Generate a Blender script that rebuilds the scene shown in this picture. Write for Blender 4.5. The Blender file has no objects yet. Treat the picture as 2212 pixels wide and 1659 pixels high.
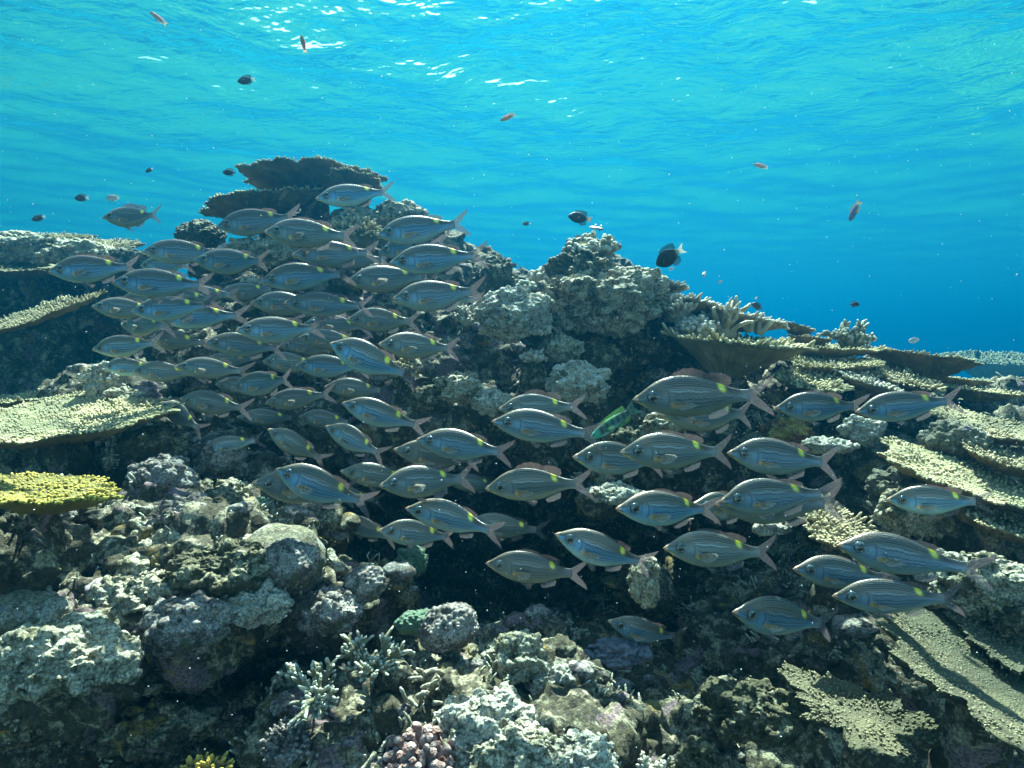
import bpy, bmesh, math, random
import numpy as np
from mathutils import Vector, Matrix

R = math.radians
scene = bpy.context.scene
COL = scene.collection

# ------------------------------------------------------------------ camera
PITCH = 3.75                       # degrees down
FPX, CXD, CYD = 1318.0, 1106.0, 829.5   # focal length and centre on a 2212 px wide print of the photograph
cam_d = bpy.data.cameras.new('camera')
cam = bpy.data.objects.new('camera', cam_d); COL.objects.link(cam)
cam_d.sensor_width = 36.0
cam_d.lens = 36.0 * FPX / 2212.0
cam_d.clip_start = 0.02; cam_d.clip_end = 2000
cam.rotation_euler = (R(90 - PITCH), 0, 0)
scene.camera = cam

# ------------------------------------------------------------------ sky, sun, exposure
SUN_EL, SUN_AZ = 58.0, 7.0         # elevation; azimuth measured from +Y towards +X
w = bpy.data.worlds.new('World'); scene.world = w; w.use_nodes = True
nt = w.node_tree
sky = nt.nodes.new('ShaderNodeTexSky'); sky.sky_type = 'NISHITA'; sky.sun_disc = False
sky.sun_elevation = R(SUN_EL); sky.sun_rotation = R(SUN_AZ)
bg = nt.nodes['Background']; bg.inputs['Strength'].default_value = 0.085
nt.links.new(sky.outputs[0], bg.inputs[0])
sl = bpy.data.lights.new('sun', 'SUN'); sl.energy = 5.0; sl.angle = R(0.5); sl.color = (1.0, 0.955, 0.87)
sun = bpy.data.objects.new('sun', sl); COL.objects.link(sun)
to_sun = Vector((math.sin(R(SUN_AZ)) * math.cos(R(SUN_EL)), math.cos(R(SUN_AZ)) * math.cos(R(SUN_EL)), math.sin(R(SUN_EL))))
sun.rotation_euler = to_sun.to_track_quat('Z', 'Y').to_euler()
vs = scene.view_settings
scene.display_settings.display_device = 'sRGB'
vs.view_transform = 'Standard'; vs.look = 'None'; vs.gamma = 1.0; vs.exposure = 2.88
try: vs.use_curve_mapping = False
except Exception: pass
cy = scene.cycles
cy.max_bounces = 6; cy.diffuse_bounces = 1; cy.glossy_bounces = 3; cy.transmission_bounces = 4
cy.transparent_max_bounces = 24; cy.volume_bounces = 2
cy.caustics_reflective = False; cy.caustics_refractive = False
cy.sample_clamp_indirect = 4.0
cy.use_denoising = True
try: cy.denoiser = 'OPENIMAGEDENOISE'; cy.denoising_input_passes = 'RGB_ALBEDO_NORMAL'
except Exception: pass

# ------------------------------------------------------------------ geometry helpers
sp, cp = math.sin(R(PITCH)), math.cos(R(PITCH))
VR, VU, VF = np.array((1, 0, 0.)), np.array((0, sp, cp)), np.array((0, cp, -sp))
def ray(x, y): return VR * ((x - CXD) / FPX) + VU * ((CYD - y) / FPX) + VF
def P(x, y, d): return ray(x, y) * d          # point at depth d along that line of sight
def M(px, d): return px * d / FPX             # metres covered by px at depth d

_G = np.array([(1,1,0),(-1,1,0),(1,-1,0),(-1,-1,0),(1,0,1),(-1,0,1),(1,0,-1),(-1,0,-1),(0,1,1),(0,-1,1),(0,1,-1),(0,-1,-1),(1,1,0),(-1,1,0),(0,-1,1),(0,-1,-1)], float)
def _h(ix, iy, iz, s):
    h = (ix.astype(np.uint32) * np.uint32(374761393) + iy.astype(np.uint32) * np.uint32(668265263) + iz.astype(np.uint32) * np.uint32(2147483647) + np.uint32((s * 974634777) & 0xffffffff))
    h = (h ^ (h >> np.uint32(13))) * np.uint32(1274126177)
    h = (h ^ (h >> np.uint32(16))) * np.uint32(2246822519)
    return h ^ (h >> np.uint32(15))
def gnoise(p, seed=0):
    i = np.floor(p).astype(np.int64); f = p - i
    u = f * f * f * (f * (f * 6 - 15) + 10)
    def g(a, b, c):
        k = _h(i[:, 0] + a, i[:, 1] + b, i[:, 2] + c, seed) & np.uint32(15)
        v = _G[k]
        return v[:, 0] * (f[:, 0] - a) + v[:, 1] * (f[:, 1] - b) + v[:, 2] * (f[:, 2] - c)
    x0 = g(0,0,0) * (1 - u[:, 0]) + g(1,0,0) * u[:, 0]; x1 = g(0,1,0) * (1 - u[:, 0]) + g(1,1,0) * u[:, 0]
    x2 = g(0,0,1) * (1 - u[:, 0]) + g(1,0,1) * u[:, 0]; x3 = g(0,1,1) * (1 - u[:, 0]) + g(1,1,1) * u[:, 0]
    y0 = x0 * (1 - u[:, 1]) + x1 * u[:, 1]; y1 = x2 * (1 - u[:, 1]) + x3 * u[:, 1]
    return y0 * (1 - u[:, 2]) + y1 * u[:, 2]
def fbm(p, seed=0, o=4, lac=2.03, gain=0.5):
    t = 0; a = 1.0
    for k in range(o):
        t = t + a * gnoise(p + k * 17.3, seed + k); p = p * lac; a *= gain
    return t
def ridged(p, seed=0, o=3):
    t = 0; a = 1.0
    for k in range(o):
        t = t + a * (1 - 2 * np.abs(gnoise(p + k * 9.1, seed + k))); p = p * 2.1; a *= 0.5
    return t / 1.75
def worley(p, seed=0):
    i = np.floor(p).astype(np.int64); f = p - i
    best = np.full(len(p), 9.0)
    for a in (-1, 0, 1):
        for b in (-1, 0, 1):
            for c in (-1, 0, 1):
                h = _h(i[:, 0] + a, i[:, 1] + b, i[:, 2] + c, seed)
                dx = a + (h & np.uint32(1023)) / 1023.0 - f[:, 0]
                dy = b + ((h >> np.uint32(10)) & np.uint32(1023)) / 1023.0 - f[:, 1]
                dz = c + ((h >> np.uint32(20)) & np.uint32(1023)) / 1023.0 - f[:, 2]
                best = np.minimum(best, dx * dx + dy * dy + dz * dz)
    return np.sqrt(best)

def mesh_data(name, V, F, mat, smooth=True, col=None):
    """V (n,3); F: one array (m,3 or 4) or a list of them"""
    V = np.asarray(V, np.float32)
    Fs = F if isinstance(F, list) else [F]
    me = bpy.data.meshes.new(name)
    me.vertices.add(len(V)); me.vertices.foreach_set('co', V.ravel())
    loops = np.concatenate([np.asarray(f, np.int32).ravel() for f in Fs if len(f)])
    tot = np.concatenate([np.full(len(f), np.asarray(f).shape[1], np.int32) for f in Fs if len(f)])
    start = np.concatenate(([0], np.cumsum(tot)[:-1])).astype(np.int32)
    me.loops.add(len(loops)); me.loops.foreach_set('vertex_index', loops)
    me.polygons.add(len(tot)); me.polygons.foreach_set('loop_start', start)
    try: me.polygons.foreach_set('loop_total', tot)
    except Exception: pass
    me.update(calc_edges=True)
    me.polygons.foreach_set('use_smooth', np.full(len(tot), bool(smooth)))
    if col is not None:
        a = me.color_attributes.new('pattern', 'FLOAT_COLOR', 'POINT')
        c = np.ones((len(V), 4), np.float32); c[:, :3] = col
        a.data.foreach_set('color', c.ravel())
    me.materials.append(mat)
    me.validate()
    return me
def obj(name, me, parent=None, loc=None):
    o = bpy.data.objects.new(name, me); COL.objects.link(o)
    if parent is not None: o.parent = parent
    if loc is not None: o.location = loc
    return o
def tag(o, label=None, cat=None, group=None, kind=None):
    if label: o['label'] = label
    if cat: o['category'] = cat
    if group: o['group'] = group
    if kind: o['kind'] = kind
    return o
def empty(name, loc):
    o = bpy.data.objects.new(name, None); COL.objects.link(o); o.location = Vector(loc); o.empty_display_size = .05
    return o

_ico = {}
def ico(level):
    if level not in _ico:
        bm = bmesh.new(); bmesh.ops.create_icosphere(bm, subdivisions=level, radius=1.0)
        V = np.array([v.co[:] for v in bm.verts]); F = np.array([[v.index for v in f.verts] for f in bm.faces], np.int32)
        bm.free(); _ico[level] = (V / np.linalg.norm(V, axis=1)[:, None], F)
    return _ico[level]
def vnormals(V, F):
    n = np.zeros_like(V)
    a, b, c = V[F[:, 0]], V[F[:, 1]], V[F[:, 2]]
    fn = np.cross(b - a, c - a)
    if F.shape[1] == 4: fn = np.cross(V[F[:, 2]] - V[F[:, 0]], V[F[:, 3]] - V[F[:, 1]])
    for k in range(F.shape[1]):
        for j in range(3): n[:, j] += np.bincount(F[:, k], weights=fn[:, j], minlength=len(V))
    return n / np.maximum(np.linalg.norm(n, axis=1), 1e-12)[:, None]

def sticks(base, dirs, length, r0, r1, seg=6, bend=None, rnd=None):
    """many tapered round-ended fingers in one vertex/face list. base (n,3) dirs (n,3) length,r0,r1 (n,)"""
    n = len(base)
    d = dirs / np.linalg.norm(dirs, axis=1)[:, None]
    ref = np.where(np.abs(d[:, 2:3]) < 0.9, np.array([[0, 0, 1.]]), np.array([[1., 0, 0]]))
    u = np.cross(d, ref); u /= np.linalg.norm(u, axis=1)[:, None]
    v = np.cross(d, u)
    lv = [(0, 1.0, 0), (0.45, 1.0, 0.4), (0.82, 1.0, 0.85), (0.96, 0.6, 1.0)]
    ang = np.arange(seg) / seg * 2 * math.pi
    rings = []
    for t, k, m in lv:
        rr = (r0 * (1 - m) + r1 * m) * k
        c = base + d * (length * t)[:, None]
        if bend is not None: c = c + bend * (length * t * t)[:, None]
        rings.append(c[:, None, :] + rr[:, None, None] * (np.cos(ang)[None, :, None] * u[:, None, :] + np.sin(ang)[None, :, None] * v[:, None, :]))
    tip = base + d * length[:, None]
    if bend is not None: tip = tip + bend * length[:, None]
    V = np.concatenate([np.concatenate(rings, axis=1), tip[:, None, :]], axis=1)
    per = seg * len(lv) + 1
    q = []
    for l in range(len(lv) - 1):
        for s in range(seg):
            q.append((l * seg + s, l * seg + (s + 1) % seg, (l + 1) * seg + (s + 1) % seg, (l + 1) * seg + s))
    t = [((len(lv) - 1) * seg + s, (len(lv) - 1) * seg + (s + 1) % seg, per - 1) for s in range(seg)]
    off = (np.arange(n) * per)[:, None, None]
    Q = (np.array(q)[None] + off).reshape(-1, 4); T = (np.array(t)[None] + off).reshape(-1, 3)
    tt = np.tile(np.concatenate([np.full(seg, l[0]) for l in lv] + [[1.0]]), n)
    return V.reshape(-1, 3), Q, T, tt

# ------------------------------------------------------------------ materials
def new_mat(name):
    m = bpy.data.materials.new(name); m.use_nodes = True
    nt = m.node_tree; b = nt.nodes['Principled BSDF']
    return m, nt, b
def N(nt, t, **kw):
    n = nt.nodes.new(t)
    for k, v in kw.items():
        if k in n.inputs: n.inputs[k].default_value = v
        else: setattr(n, k, v)
    return n
def ramp(nt, src, stops):
    r = nt.nodes.new('ShaderNodeValToRGB')
    e = r.color_ramp.elements
    while len(e) > 1: e.remove(e[-1])
    e[0].position = stops[0][0]; e[0].color = (*stops[0][1], 1)
    for p, c in stops[1:]:
        k = e.new(p); k.color = (*c, 1)
    nt.links.new(src, r.inputs[0]); return r.outputs[0]
def mixc(nt, fac, a, b, mode='MIX'):
    m = nt.nodes.new('ShaderNodeMix'); m.data_type = 'RGBA'; m.blend_type = mode
    for s, v in ((0, fac), (6, a), (7, b)):
        if isinstance(v, bpy.types.NodeSocket): nt.links.new(v, m.inputs[s])
        else: m.inputs[s].default_value = v if s == 0 else (*v, 1)
    return m.outputs[2]
def coords(nt, scale=1.0):
    tc = nt.nodes.new('ShaderNodeTexCoord'); return tc.outputs['Object']
def noise(nt, co, scale, detail=4, rough=.55, dist=0.0):
    n = N(nt, 'ShaderNodeTexNoise', Scale=scale, Detail=detail, Roughness=rough, Distortion=dist)
    nt.links.new(co, n.inputs['Vector']); return n.outputs['Fac']
def maprange(nt, v, a, b, c=0.0, d=1.0):
    m = nt.nodes.new('ShaderNodeMapRange'); nt.links.new(v, m.inputs[0])
    for i, k in enumerate((a, b, c, d)): m.inputs[i + 1].default_value = k
    return m.outputs[0]
def bump(nt, b, heights):
    prev = None
    for h, dist, s in heights:
        n = nt.nodes.new('ShaderNodeBump'); n.inputs['Strength'].default_value = s; n.inputs['Distance'].default_value = dist
        nt.links.new(h, n.inputs['Height'])
        if prev is not None: nt.links.new(prev, n.inputs['Normal'])
        prev = n.outputs[0]
    nt.links.new(prev, b.inputs['Normal'])

def rock_mat(name, turf, pale, accent, accent2, pale_amt=.5, acc_amt=.62, scale=1.0):
    """coral rock: turf algae, bare pale limestone, crusts of coralline algae and sponge"""
    m, nt, b = new_mat(name)
    co = coords(nt)
    big = noise(nt, co, 3.2 * scale, 5, .6, .4); mid = noise(nt, co, 13 * scale, 6, .68, .6); fine = noise(nt, co, 62 * scale, 5, .7)
    vor = N(nt, 'ShaderNodeTexVoronoi', Scale=38 * scale); nt.links.new(co, vor.inputs['Vector'])
    c = mixc(nt, maprange(nt, fine, .40, .60), [k * .30 for k in turf], [k * 1.25 for k in turf])
    c = mixc(nt, maprange(nt, big, .35, .65, 0, .55), c, [turf[0] * .75, turf[1] * .62, turf[2] * .42])
    pm = nt.nodes.new('ShaderNodeMath'); pm.operation = 'ADD'; nt.links.new(maprange(nt, mid, 0, 1, 0, .7), pm.inputs[0]); nt.links.new(maprange(nt, fine, 0, 1, 0, .3), pm.inputs[1])
    c = mixc(nt, maprange(nt, pm.outputs[0], pale_amt - .02, pale_amt + .06), c, pale)
    a1 = noise(nt, co, 5.1 * scale, 4, .6, 1.2)
    c = mixc(nt, maprange(nt, a1, acc_amt, acc_amt + .05), c, accent)
    sh = N(nt, 'ShaderNodeMapping'); sh.inputs['Location'].default_value = (7.3, 2.1, 4.4); nt.links.new(co, sh.inputs['Vector'])
    a2 = noise(nt, sh.outputs[0], 7.5 * scale, 3, .6, 1.0)
    c = mixc(nt, maprange(nt, a2, acc_amt + .04, acc_amt + .08), c, accent2)
    c = mixc(nt, maprange(nt, noise(nt, co, 150 * scale, 3, .65), .42, .62, .0, .75), c, [k * .22 for k in turf])
    nt.links.new(c, b.inputs['Base Color'])
    b.inputs['Roughness'].default_value = .85
    bump(nt, b, [(vor.outputs['Distance'], .014, .7), (fine, .018, 1.0), (noise(nt, co, 190 * scale, 4, .7), .004, .8)])
    return m
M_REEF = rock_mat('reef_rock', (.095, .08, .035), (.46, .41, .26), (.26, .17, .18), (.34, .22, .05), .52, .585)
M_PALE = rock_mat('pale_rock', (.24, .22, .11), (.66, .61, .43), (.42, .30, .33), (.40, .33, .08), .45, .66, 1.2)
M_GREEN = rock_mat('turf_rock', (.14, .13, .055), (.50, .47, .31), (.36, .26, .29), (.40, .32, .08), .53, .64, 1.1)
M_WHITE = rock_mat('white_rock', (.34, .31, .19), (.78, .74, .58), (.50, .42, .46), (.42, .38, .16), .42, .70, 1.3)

def coral_mat(name, col, tip=None, dark=.5, rough=.8, fs=220, translucent=.22):
    """living coral: vertex colour 'pattern' red channel = how close to the growing tip"""
    m, nt, b = new_mat(name)
    co = coords(nt)
    at = nt.nodes.new('ShaderNodeAttribute'); at.attribute_name = 'pattern'
    sx = nt.nodes.new('ShaderNodeSeparateColor'); nt.links.new(at.outputs['Color'], sx.inputs[0])
    c = mixc(nt, maprange(nt, noise(nt, co, 9, 4, .6), .35, .65), [k * dark for k in col], [min(.9, k * 1.15) for k in col])
    c = mixc(nt, maprange(nt, noise(nt, co, 60, 3, .6), .3, .7, 0, .45), c, [k * .6 for k in col])
    if tip is not None: c = mixc(nt, maprange(nt, sx.outputs[0], .55, 1.0), c, tip)
    nt.links.new(c, b.inputs['Base Color']); b.inputs['Roughness'].default_value = rough
    vor = N(nt, 'ShaderNodeTexVoronoi', Scale=fs); nt.links.new(co, vor.inputs['Vector'])
    bump(nt, b, [(vor.outputs['Distance'], .003, .8)])
    tl = nt.nodes.new('ShaderNodeBsdfTranslucent'); nt.links.new(c, tl.inputs[0])
    mx = nt.nodes.new('ShaderNodeMixShader'); mx.inputs[0].default_value = translucent
    nt.links.new(b.outputs[0], mx.inputs[1]); nt.links.new(tl.outputs[0], mx.inputs[2]); nt.links.new(mx.outputs[0], nt.nodes['Material Output'].inputs[0])
    return m
M_TABLE = coral_mat('table_coral', (.26, .21, .10), (.58, .50, .29))
M_TABLE_PALE = coral_mat('pale_table_coral', (.33, .28, .13), (.64, .57, .33))
M_TABLE_YEL = coral_mat('yellow_table_coral', (.20, .165, .02), (.56, .47, .06))
M_FINGER = coral_mat('finger_coral', (.38, .35, .24), (.62, .58, .46))
M_OLIVE = coral_mat('olive_table_coral', (.10, .09, .04), (.24, .22, .12))
M_STAG = coral_mat('staghorn_coral', (.24, .23, .13), (.60, .62, .50))
M_PINK = coral_mat('cauliflower_coral', (.24, .13, .105), (.48, .36, .31))
M_KNOB = rock_mat('knobby_coral', (.22, .19, .16), (.56, .51, .44), (.19, .19, .09), (.27, .21, .25), .48, .57, 1.5)
M_MASS = rock_mat('massive_coral', (.28, .27, .17), (.52, .50, .40), (.30, .30, .20), (.26, .22, .24), .54, .60, 1.4)
M_GREENC = coral_mat('green_coral', (.12, .20, .12), (.25, .36, .24), fs=160)
# ------------------------------------------------------------------ water: the body of water (haze) and the surface overhead
SURF_Z = 2.25
def water_body():
    bm = bmesh.new(); bmesh.ops.create_cube(bm, size=1.0)
    me = bpy.data.meshes.new('haze'); bm.to_mesh(me); bm.free()
    o = obj('haze', me); o.scale = (300, 250, SURF_Z + .35 + 7.0); o.location = (0, 117, (SURF_Z + .35 - 7.0) / 2)
    m = bpy.data.materials.new('sea_water'); m.use_nodes = True; nt = m.node_tree
    nt.nodes.remove(nt.nodes['Principled BSDF'])
    pv = nt.nodes.new('ShaderNodeVolumePrincipled')
    pv.inputs['Color'].default_value = (.0005, .080, .160, 1)
    pv.inputs['Density'].default_value = .10
    pv.inputs['Absorption Color'].default_value = (.03, .30, .38, 1)
    pv.inputs['Anisotropy'].default_value = .78
    nt.links.new(pv.outputs[0], nt.nodes['Material Output'].inputs['Volume'])
    me.materials.append(m); tag(o, kind='stuff')
water_body()

def water_surface():
    s = np.linspace(-1, 1, 560); x = 2.0 * np.sinh(s * 4.4) * 1.3
    t = np.linspace(0, 1, 560); y = -6 + 2.6 * np.sinh(t * 5.0)
    X, Y = np.meshgrid(x, y)
    p = np.stack([X.ravel(), Y.ravel(), np.zeros(X.size)], 1)
    q = p @ np.array([[.93, .37, 0], [-.37, .93, 0], [0, 0, 1]]).T
    near = 1 / (1 + (np.hypot(p[:, 0], p[:, 1]) / 10) ** 2)
    z = near * (.125 * gnoise(q * np.array([.45, .75, 1]), 3) + .088 * gnoise(q * np.array([1.0, 1.5, 1]), 4) + .034 * ridged(q * np.array([1.9, 2.5, 1]) + .2, 5, 1) + .022 * gnoise(q * np.array([4.4, 5.4, 1]), 7) + .010 * gnoise(q * np.array([10., 11., 1]), 9))
    p[:, 2] = SURF_Z + z
    nx, ny = len(x), len(y)
    i = np.arange(ny - 1)[:, None] * nx + np.arange(nx - 1)[None]
    F = np.stack([i, i + 1, i + 1 + nx, i + nx], -1).reshape(-1, 4)
    m = bpy.data.materials.new('water_surface'); m.use_nodes = True; nt = m.node_tree
    nt.nodes.remove(nt.nodes['Principled BSDF'])
    co = coords(nt)
    mp = nt.nodes.new('ShaderNodeMapping'); mp.inputs['Rotation'].default_value = (0, 0, .35); mp.inputs['Scale'].default_value = (1, 1.3, 1)
    nt.links.new(co, mp.inputs['Vector'])
    n0 = noise(nt, mp.outputs[0], 2.7, 3.2, .56, .15)
    ln_ = nt.nodes.new('ShaderNodeVectorMath'); ln_.operation = 'LENGTH'; nt.links.new(co, ln_.inputs[0])
    calm = maprange(nt, ln_.outputs['Value'], 3.2, 10.0, 1.0, .05)          # only the near ripples are resolved
    ml = nt.nodes.new('ShaderNodeMath'); ml.operation = 'MULTIPLY'; nt.links.new(n0, ml.inputs[0]); nt.links.new(calm, ml.inputs[1]); n1 = ml.outputs[0]
    bn = nt.nodes.new('ShaderNodeBump'); bn.inputs['Strength'].default_value = .9; bn.inputs['Distance'].default_value = .12
    nt.links.new(n1, bn.inputs['Height'])
    fr = nt.nodes.new('ShaderNodeFresnel'); fr.inputs['IOR'].default_value = 1.33; nt.links.new(bn.outputs[0], fr.inputs['Normal'])
    tr = nt.nodes.new('ShaderNodeBsdfTransparent'); tr.inputs[0].default_value = (.84, .98, .98, 1)
    dn = N(nt, 'ShaderNodeTexNoise', Scale=1.6, Detail=2.0); nt.links.new(co, dn.inputs['Vector'])
    av = nt.nodes.new('ShaderNodeVectorMath'); av.operation = 'MULTIPLY_ADD'; nt.links.new(dn.outputs['Color'], av.inputs[0]); av.inputs[1].default_value = (.5, .5, .0); nt.links.new(co, av.inputs[2])
    vo = N(nt, 'ShaderNodeTexVoronoi', feature='SMOOTH_F1', Scale=4.2, Smoothness=.25); nt.links.new(av.outputs[0], vo.inputs['Vector'])
    lens = maprange(nt, vo.outputs['Distance'], .32, .62, .0, 1.0)  # net of sunlight painted into the surface tint; the waves focus nothing
    nt.links.new(mixc(nt, lens, (.55, .66, .64), (.90, 1.0, .97)), tr.inputs[0])
    rf = nt.nodes.new('ShaderNodeBsdfTranslucent'); rf.inputs['Color'].default_value = (.12, .90, 1, 1)
    nt.links.new(bn.outputs[0], rf.inputs['Normal'])
    gl = nt.nodes.new('ShaderNodeBsdfGlossy'); gl.inputs[0].default_value = (.18, .95, 1, 1); gl.inputs['Roughness'].default_value = .10
    nt.links.new(bn.outputs[0], gl.inputs['Normal'])
    mx = nt.nodes.new('ShaderNodeMixShader')
    nt.links.new(fr.outputs[0], mx.inputs[0]); nt.links.new(tr.outputs[0], mx.inputs[1]); nt.links.new(gl.outputs[0], mx.inputs[2])
    fin_ = nt.nodes.new('ShaderNodeMixShader'); fin_.inputs[0].default_value = .02     # foam-fine ripples scatter a little light
    nt.links.new(mx.outputs[0], fin_.inputs[1]); nt.links.new(rf.outputs[0], fin_.inputs[2])
    nt.links.new(fin_.outputs[0], nt.nodes['Material Output'].inputs['Surface'])
    tag(obj('water', mesh_data('water', p, F, m)), kind='structure')
water_surface()

# ------------------------------------------------------------------ the reef itself (one mass of rock) and the sea floor behind it
def seabed():
    s = np.linspace(-1, 1, 120); x = 6 * np.sinh(s * 3.7); y = -3 + np.linspace(0, 1, 140) ** 2.4 * 210
    X, Y = np.meshgrid(x, y); p = np.stack([X.ravel(), Y.ravel(), np.zeros(X.size)], 1)
    p[:, 2] = -4.6 - .012 * np.clip(p[:, 1], 0, 99) + .35 * fbm(p * .5, 31, 4)
    i = np.arange(139)[:, None] * 120 + np.arange(119)[None]
    tag(obj('seabed', mesh_data('seabed', p, np.stack([i, i + 1, i + 121, i + 120], -1).reshape(-1, 4), M_REEF)), kind='structure')
seabed()

# lumps: (x, y, depth of the near face, radius in metres[, squash])
LUMPS = []
def L(x, y, d, r, sq=(1, 1, 1)):
    c = P(x, y, d); c = c + np.array((0, 1, 0)) * r * sq[1] * .85
    LUMPS.append((c, np.array(sq, float) * r))
# far left plateau above the dark cave
for a in [(-150,640,4.3,.45),(20,625,4.2,.30),(150,635,4.1,.27),(255,640,4.0,.22),(-200,760,4.6,.6),(60,760,4.9,.6),(200,780,4.4,.5),(340,700,3.7,.25),(-300,930,4.2,.8),(100,930,4.0,.5),(-350,700,4.8,.7),(-600,800,5.5,1.0)]: L(*a)
# main mound
for a in [(440,570,3.35,.12),(520,620,3.2,.24),(640,560,3.2,.24),(745,525,3.2,.20),(850,535,3.15,.20),(930,585,3.2,.20),(1010,640,3.25,.22),(600,690,3.0,.35),(760,670,2.95,.38),(900,690,2.95,.32),(1000,690,3.1,.26),(1060,680,3.2,.18),(1130,690,3.3,.18),(450,730,3.05,.32),(560,800,2.85,.36),(700,780,2.8,.36),(850,780,2.75,.34),(980,770,2.8,.28),(420,850,2.8,.30),(600,920,2.7,.32),(780,920,2.65,.32),(940,870,2.6,.27),(1060,810,2.65,.25),(700,760,3.7,.8),(900,830,3.7,.8),(1100,850,3.5,.7)]: L(*a)
# pinnacle and the dark recess under it
for a in [(1280,640,2.75,.17),(1255,680,2.68,.20),(1350,675,2.68,.19),(1310,730,2.75,.26),(1400,730,2.75,.20),(1200,790,2.85,.24),(1330,850,2.8,.27),(1440,830,2.8,.24),(1250,880,2.65,.20),(1380,920,2.65,.26),(1300,880,3.6,.8),(1500,930,3.4,.6)]: L(*a)
# right ridge
for a in [(1480,745,2.85,.16),(1560,795,2.95,.17),(1650,860,3.0,.19),(1760,890,3.0,.20),(1860,905,3.05,.18),(1960,935,3.1,.19),(2060,965,3.2,.19),(2180,1005,3.5,.26),(1600,920,2.75,.24),(1750,940,2.65,.24),(1900,965,2.6,.24),(2050,1005,2.6,.24),(2200,1035,2.6,.28),(2350,1050,3.2,.5),(1700,1040,2.55,.30),(1850,1050,2.45,.28),(2000,1100,2.25,.24),(2150,1130,2.15,.24),(2320,1150,2.2,.36),(1900,1060,3.4,.7),(2300,1120,3.8,.7)]: L(*a)
# roof of the central cave, then its back wall much deeper in
for a in [(640,960,2.6,.20),(780,960,2.55,.22),(900,930,2.5,.20),(1020,920,2.5,.20),(1150,930,2.5,.18),(1290,950,2.5,.19),(1420,960,2.5,.20),(1560,970,2.5,.22),(1660,1000,2.45,.20)]: L(*a)
for a in [(640,1080,2.9,.30),(760,1130,3.2,.34),(900,1130,3.4,.36),(1060,1120,3.4,.36),(1230,1120,3.4,.36),(1400,1120,3.3,.34),(1560,1130,3.1,.32),(760,1260,3.0,.30),(950,1260,3.3,.40),(1130,1260,3.4,.42),(1320,1250,3.2,.34),(1480,1250,3.1,.36),(1640,1230,2.8,.28),(1000,1360,3.1,.34),(1200,1370,3.2,.36),(1420,1370,3.0,.28),(1600,1350,2.9,.28),(1780,1270,2.4,.18),(1900,1200,2.15,.16),(1325,1085,2.15,.08),(1400,1290,2.2,.10),(1100,1200,4.2,.9),(1500,1250,4.0,.9),(800,1200,4.0,.7)]: L(*a)
# left slope, stepping down towards the camera
for a in [(120,1040,2.5,.42),(300,1040,2.45,.30),(420,1080,2.35,.22),(540,1110,2.2,.17),(30,1220,2.25,.27),(240,1200,1.95,.18),(380,1160,1.85,.15),(500,1180,1.75,.13),(620,1180,1.85,.13),(110,1380,1.8,.20),(290,1230,1.65,.17),(430,1260,1.58,.15),(590,1260,1.65,.13),(-140,1440,1.65,.26),(150,1380,1.58,.18),(300,1330,1.48,.13),(420,1380,1.42,.10),(540,1330,1.5,.10),(650,1320,1.6,.11),(720,1360,1.65,.11),(30,1400,1.42,.17),(160,1450,1.33,.12),(-150,1400,1.4,.30),(780,1320,1.8,.13),(740,1450,1.65,.12),(300,1520,2.1,.4),(500,1480,2.1,.35),(100,1600,2.0,.4),(350,1700,1.9,.35),(580,1600,1.9,.28),(-150,1650,1.9,.5),(200,1850,1.75,.4),(480,1800,1.6,.26)]: L(*a)
# bottom centre and right
for a in [(660,1640,1.38,.10),(760,1590,1.5,.13),(700,1720,1.3,.15),(860,1500,1.75,.14),(960,1470,1.8,.13),(1060,1470,1.75,.12),(1170,1470,1.7,.11),(880,1620,1.45,.12),(1000,1590,1.42,.12),(1120,1560,1.42,.11),(1220,1530,1.6,.10),(1050,1680,1.25,.13),(1180,1670,1.25,.11),(1290,1700,1.42,.11),(1320,1760,1.3,.12),(1430,1740,1.45,.11),(1500,1790,1.5,.10),(900,1760,1.25,.2),(1250,1810,1.2,.2),(1500,1880,1.4,.2),(1330,1480,2.4,.18),(1450,1500,2.45,.18),(1400,1600,2.2,.15),(1560,1540,2.5,.2),(1650,1610,2.3,.16),(1600,1720,2.2,.2),(1750,1720,2.3,.22),(1850,1620,2.5,.24),(1700,1480,2.6,.28),(1900,1780,2.1,.25),(1950,1440,2.6,.30),(2100,1320,2.0,.18),(2000,1250,2.0,.13),(2212,1240,1.9,.18),(2250,1460,2.3,.36),(2100,1720,2.2,.35),(2300,1750,2.1,.45),(1700,1880,1.9,.3),(1950,1930,1.8,.3)]: L(*a)
for c, r in [((-.6, 4.6, -.9), (2.2, 1.5, 1.3)), ((1.5, 4.4, -1.4), (2.2, 1.4, .9)), ((-3.2, 5.4, -1.0), (1.8, 1.6, 1.4)), ((0, 4.4, -1.9), (3.4, 1.2, .9)), ((0, 3.0, -2.05), (2.6, 1.2, .7)), ((-1.6, 2.4, -1.5), (1.3, 1.1, .8)), ((1.8, 2.5, -1.5), (1.4, 1.1, .8)), ((0, 1.8, -1.6), (2.4, .9, .55)), ((4.6, 5.4, -2.1), (2.4, 2.0, .9)), ((0, 6.0, -1.9), (7, 3.0, 1.4))]:
    LUMPS.append((np.array(c), np.array(r)))

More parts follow.
